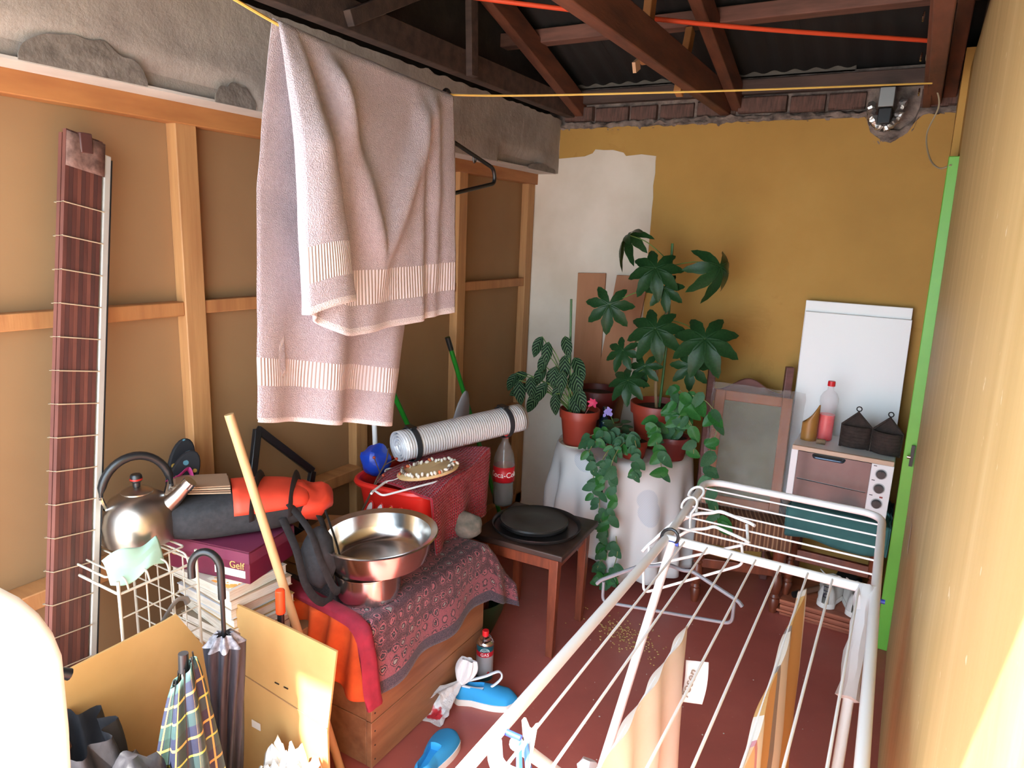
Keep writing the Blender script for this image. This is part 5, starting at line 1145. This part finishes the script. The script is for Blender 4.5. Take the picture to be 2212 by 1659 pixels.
# ---- calathea
CP = V((-1.320, 3.005, TT))
t = T('calathea_plant', 'plant with dark herringbone-striped oval leaves in a terracotta pot on the table', 'potted plant', CP)
pot(t, .097, .178, POT)
G().lathe([(0, .001), (.085, .0), (.095, .010), (.092, .010), (.083, .004)], n=32).build('saucer', mat('cream_saucer', 'D2C8B4', .5), t)
CL = m_leaf('calathea_leaf', '0E1E12', '142818', '4E6A48', .5)
cm = ovate(1.0, .50, .22, .22).mesh('leaf', CL)
G().tube([(-1.365, 2.985, TT+.12), (-1.378, 2.955, 1.36)], .0055, 8).build('stake', STK, t, True)
cal = [(-1.528, 1.165, -.3, -1), (-1.470, 1.150, .05, -1), (-1.391, 1.185, .45, -1), (-1.474, 1.090, -.35, -1), (-1.430, 1.035, .05, -1), (-1.345, 1.085, .55, -.6), (-1.325, 1.03, .45, -1), (-1.655, .965, -.45, -1), (-1.600, .965, -.9, -.35),
       (-1.56, .965, .25, -1), (-1.575, .91, -.9, -.4), (-1.515, .89, -.45, -.9), (-1.478, .945, -.35, -.8), (-1.385, 1.02, .1, -1), (-1.335, .905, .4, -1), (-1.41, .95, -.1, -1), (-1.62, .94, .3, -1), (-1.45, 1.02, -.4, -1), (-1.36, 1.0, .5, -.8), (-1.42, .90, .2, -1), (-1.31, .95, .6, -.9), (-1.49, 1.02, -.5, -.9), (-1.395, 1.09, .2, -1)]
for k, (x, z, tx, tz) in enumerate(cal):
    y = 2.95 + rnd.uniform(-.03, .03); inst(cm, 'leaf', t, frame((x, y, z), (tx, -.35, tz), (.2, -.85, .5), rnd.uniform(.10, .125)))
    b = (CP.x + .25*(x-CP.x)*.5, CP.y + rnd.uniform(-.03, .02), TT+.155); G().tube(bez([b, V(b).lerp(V((x, y, z)), .6)+V((0, 0, .03)), (x, y, z)], 5), .0025, 6).build('leaf_stalk', STEM, t, True)
# ---- empty dark pot behind, small pot with violets, cyclamen flower, blue bottle
t = T('empty_pot', 'dark red flower pot with bare soil standing behind the striped-leaved plant', 'flower pot', (-1.375, 3.335, TT)); pot(t, .125, .215, POTD)
t = T('violet_pot', 'small terracotta pot with a lilac flower between the two large pots', 'potted plant', (-1.135, 3.045, TT)); pot(t, .058, .085, POT)
LIL = mat('lilac_petal', '8A7AB8', .7); pet = ovate(1.0, .8, .1, .2).mesh('petal', LIL); PKP = mat('pink_petal', 'C4385E', .6); pet2 = ovate(1.0, .5, .1, -.3).mesh('petal', PKP)
G().tube(bez([(-1.135, 3.045, TT+.08), (-1.15, 3.03, .78), (-1.165, 3.0, .835)]), .002, 6).build('flower_stalk', STEM, t, True)
for k in range(9):
    a = 2*PI*k/9; inst(pet, 'petal', t, frame((-1.168+rnd.uniform(-.014, .014), 2.99, .838+rnd.uniform(-.01, .01)), (math.cos(a), -.3, math.sin(a)), (0, -1, .3), .020))
vl = m_leaf('violet_leaf', '35543A', '466A4A', None, .45); vlm = ovate(1.0, .8, .1, .2, .2).mesh('leaf', vl)
for k in range(14):
    a = 2*PI*k/14; inst(vlm, 'leaf', t, frame((-1.135+.03*math.cos(a), 3.045+.03*math.sin(a), TT+.09+.02*(k % 3)), (math.cos(a), math.sin(a), .2), (0, -.3, 1), .048))
t = T('cyclamen_flower', 'pink cyclamen bloom on a thin stalk rising from the striped-leaved plant pot', 'flower', (-1.275, 2.955, TT+.16))
G().tube(bez([(-1.275, 2.955, TT+.155), (-1.255, 2.96, .85), (-1.228, 2.95, .885)]), .0018, 6).build('flower_stalk', mat('pink_stalk', '9A5A54', .6), t, True)
for k in range(6):
    a = 2*PI*k/6; inst(pet2, 'petal', t, frame((-1.226, 2.945, .882), (math.cos(a), -.2, math.sin(a)*.8+.2), (0, -1, .2), .030))
t = T('blue_bottle', 'dark blue glass bottle on the table behind the small violet pot', 'bottle', (-1.225, 3.10, TT))
G().lathe([(0, 0), (.026, 0), (.028, .006), (.028, .11), (.022, .13), (.011, .145), (.011, .17)], n=20).build('bottle_body', mat('dark_blue_glass', '0E2230', .1), t); G().lathe([(.0125, .165), (.0125, .185), (0, .185)], n=16).build('cap', BLACKP, t)
# ---- trailing plants
VL = m_leaf('trailing_leaf', '2A4C32', '38603F', None, .5); VL2 = m_leaf('glossy_trailing_leaf', '225226', '30682E', None, .34)
hm = [ovate(1.0, .80, .14, .25, .30).mesh('leaf', VL), ovate(1.0, .80, .2, .1, .30).mesh('leaf', VL2), ovate(1.0, .62, .2, .3, .25).mesh('leaf', VL)]
VS = mat('vine_stem', '7A7A4A', .7)
def vine(t, pts, step, size, kinds, out=(.30, -.95, 0), jit=.02, sub=10):
    P = bez(pts, sub); G().tube(P, .0022, 6).build('vine_stem', VS, t, True); acc = 0; side = 1
    for a, b in zip(P, P[1:]):
        acc += (b-a).length
        if acc >= step:
            acc = 0; side = -side; d = (b-a).normalized()
            for rep in range(2 if rnd.random() < .55 else 1):
                sd_ = V((.95, .30, 0))*side*(1 if rep == 0 else -1); pos = b + V((rnd.uniform(-jit, jit), rnd.uniform(-jit, 0), rnd.uniform(-jit, jit)))
                tip = sd_*rnd.uniform(.3, 1.0) + V((0, -.15, -rnd.uniform(.3, 1.0))); nor = V(out)*1.0 + V((rnd.uniform(-.5, .5), rnd.uniform(-.2, .3), rnd.uniform(-.1, .7)))
                inst(hm[rnd.choice(kinds)], 'leaf', t, frame(pos, tip, nor, size*rnd.uniform(.75, 1.2)))
VP = V((-1.02, 2.97, TT))
t = T('trailing_plant', 'small-leaved trailing plant spilling over the tablecloth edge down towards the floor', 'trailing plant', VP); pot(t, .070, .09, POT)
for pts in ([(-1.02, 2.97, .735), (-1.05, 2.86, .745), (-1.09, 2.79, .68), (-1.09, 2.775, .55), (-1.085, 2.775, .43), (-1.06, 2.78, .32), (-1.06, 2.78, .22), (-1.045, 2.78, .12)],
            [(-1.02, 2.97, .735), (-1.03, 2.84, .74), (-1.045, 2.775, .66), (-1.03, 2.765, .56), (-1.03, 2.765, .46), (-1.035, 2.77, .38)],
            [(-1.02, 2.97, .74), (-1.13, 2.87, .755), (-1.165, 2.80, .69), (-1.125, 2.765, .62), (-1.12, 2.76, .52)],
            [(-1.02, 2.97, .74), (-1.12, 2.92, .77), (-1.19, 2.85, .75), (-1.215, 2.83, .725)],
            [(-1.02, 2.97, .74), (-.98, 2.86, .77), (-.945, 2.81, .72), (-.935, 2.79, .62)],
            [(-1.00, 2.78, .33), (-.985, 2.775, .26), (-1.0, 2.78, .18), (-1.03, 2.78, .13)],
            [(-1.06, 2.77, .2), (-1.07, 2.765, .15), (-1.04, 2.77, .10), (-.99, 2.775, .14)]): vine(t, [(p[0]+.008*(p[2] < .7), p[1]-.03*(p[2] < .7), p[2]+.01*(p[2] < .7)) for p in pts], .026, .046, (0, 0, 0, 1), jit=.016)
t = T('glossy_trailing_plant', 'larger-leaved glossy trailing plant hanging beside the wrapped picture', 'trailing plant', (-.865, 3.07, TT)); pot(t, .075, .11, POTD)
for pts in ([(-.865, 3.07, .755), (-.85, 3.0, .93), (-.80, 2.97, .98), (-.72, 2.95, .98), (-.66, 2.95, .93), (-.645, 2.95, .86), (-.66, 2.955, .77), (-.66, 2.955, .69), (-.645, 2.955, .60)],
            [(-.865, 3.07, .755), (-.87, 3.0, .92), (-.83, 2.96, 1.0), (-.78, 2.94, .96), (-.77, 2.94, .88), (-.74, 2.94, .80), (-.73, 2.94, .72)],
            [(-.865, 3.07, .755), (-.83, 2.98, .86), (-.79, 2.95, .90), (-.75, 2.93, .86)],
            [(-.865, 3.07, .755), (-.92, 2.94, .84), (-.90, 2.90, .80), (-.865, 2.86, .73), (-.84, 2.85, .66)],
            [(-.645, 2.955, .60), (-.625, 2.95, .53), (-.60, 2.945, .47), (-.59, 2.94, .43)]): vine(t, pts, .042, .066, (1, 1, 2, 0), jit=.022)
t = T('jam_jar', 'small clear glass jar on the table edge beside the glossy trailing plant', 'jar', (-.865, 3.245, TT))
G().lathe([(0, 0), (.030, 0), (.033, .005), (.033, .055), (.028, .065), (.028, .075)], n=24).build('jar_glass', m_glass('jar_clear', 'C8C6C4', .06, .4), t); G().lathe([(.030, .068), (.030, .082), (0, .083)], n=20).build('jar_lid', CHROME, t)
# ================================================================== pieces that belong to a part go under that part
NEST = {'lid_knob': 'lid', 'knob_ring': 'lid', 'whistle_cap': 'spout', 'handle_mount': 'handle', 'shell': 'plaque_base', 'buckle': 'strap',
        'gold_lettering': 'box_body', 'gold_emblem': 'box_body', 'size_label': 'box_body', 'cover_print': 'cover', 'slot_edge': 'basket_wall', 'slot_opening': 'basket_wall',
        'dial_ring': 'control_panel', 'dial_mark': 'control_panel', 'pilot_light': 'control_panel', 'grill_rod': 'glass_door', 'soil': 'pot', 'gold_ring': 'handle',
        'lace': 'upper', 'heel_print': 'upper', 'tongue': 'upper', 'can_lettering': 'can_body', 'can_arch_mark': 'can_body', 'hazard_mark': 'can_body', 'hanging_loop': 'back_panel',
        'paper_label': 'tall_panel', 'staple_slot': 'tall_panel', 'fold_crease': 'tall_panel', 'rail_edge': 'pale_rail', 'head_clip': 'head_band', 'canopy_edge': 'furled_canopy', 'rib': 'canopy', 'end_cap': 'handle', 'nail': 'plank'}
def ctr(o): vs_ = o.data.vertices; return sum((o.matrix_basis @ v.co for v in vs_), V())/max(1, len(vs_))
base = lambda o: o.name.split('.')[0]
for t in [o for o in COL.objects if o.parent is None and o.type == 'EMPTY']:
    kids = [o for o in t.children]
    for c in kids:
        want = NEST.get(base(c)) or ('label_band' if base(c) == 'label_lettering' and t.name.startswith('cola') else 'sewn_label' if base(c) == 'label_lettering' else 'glass_door' if base(c) == 'handle' and t.name.startswith('mini') else None)
        tgt = [k for k in kids if base(k) == want and k is not c] if want else []
        if tgt:
            cc = ctr(c); p = min(tgt, key=lambda k: (ctr(k)-cc).length)
            c.parent = p; c.matrix_parent_inverse = Matrix()
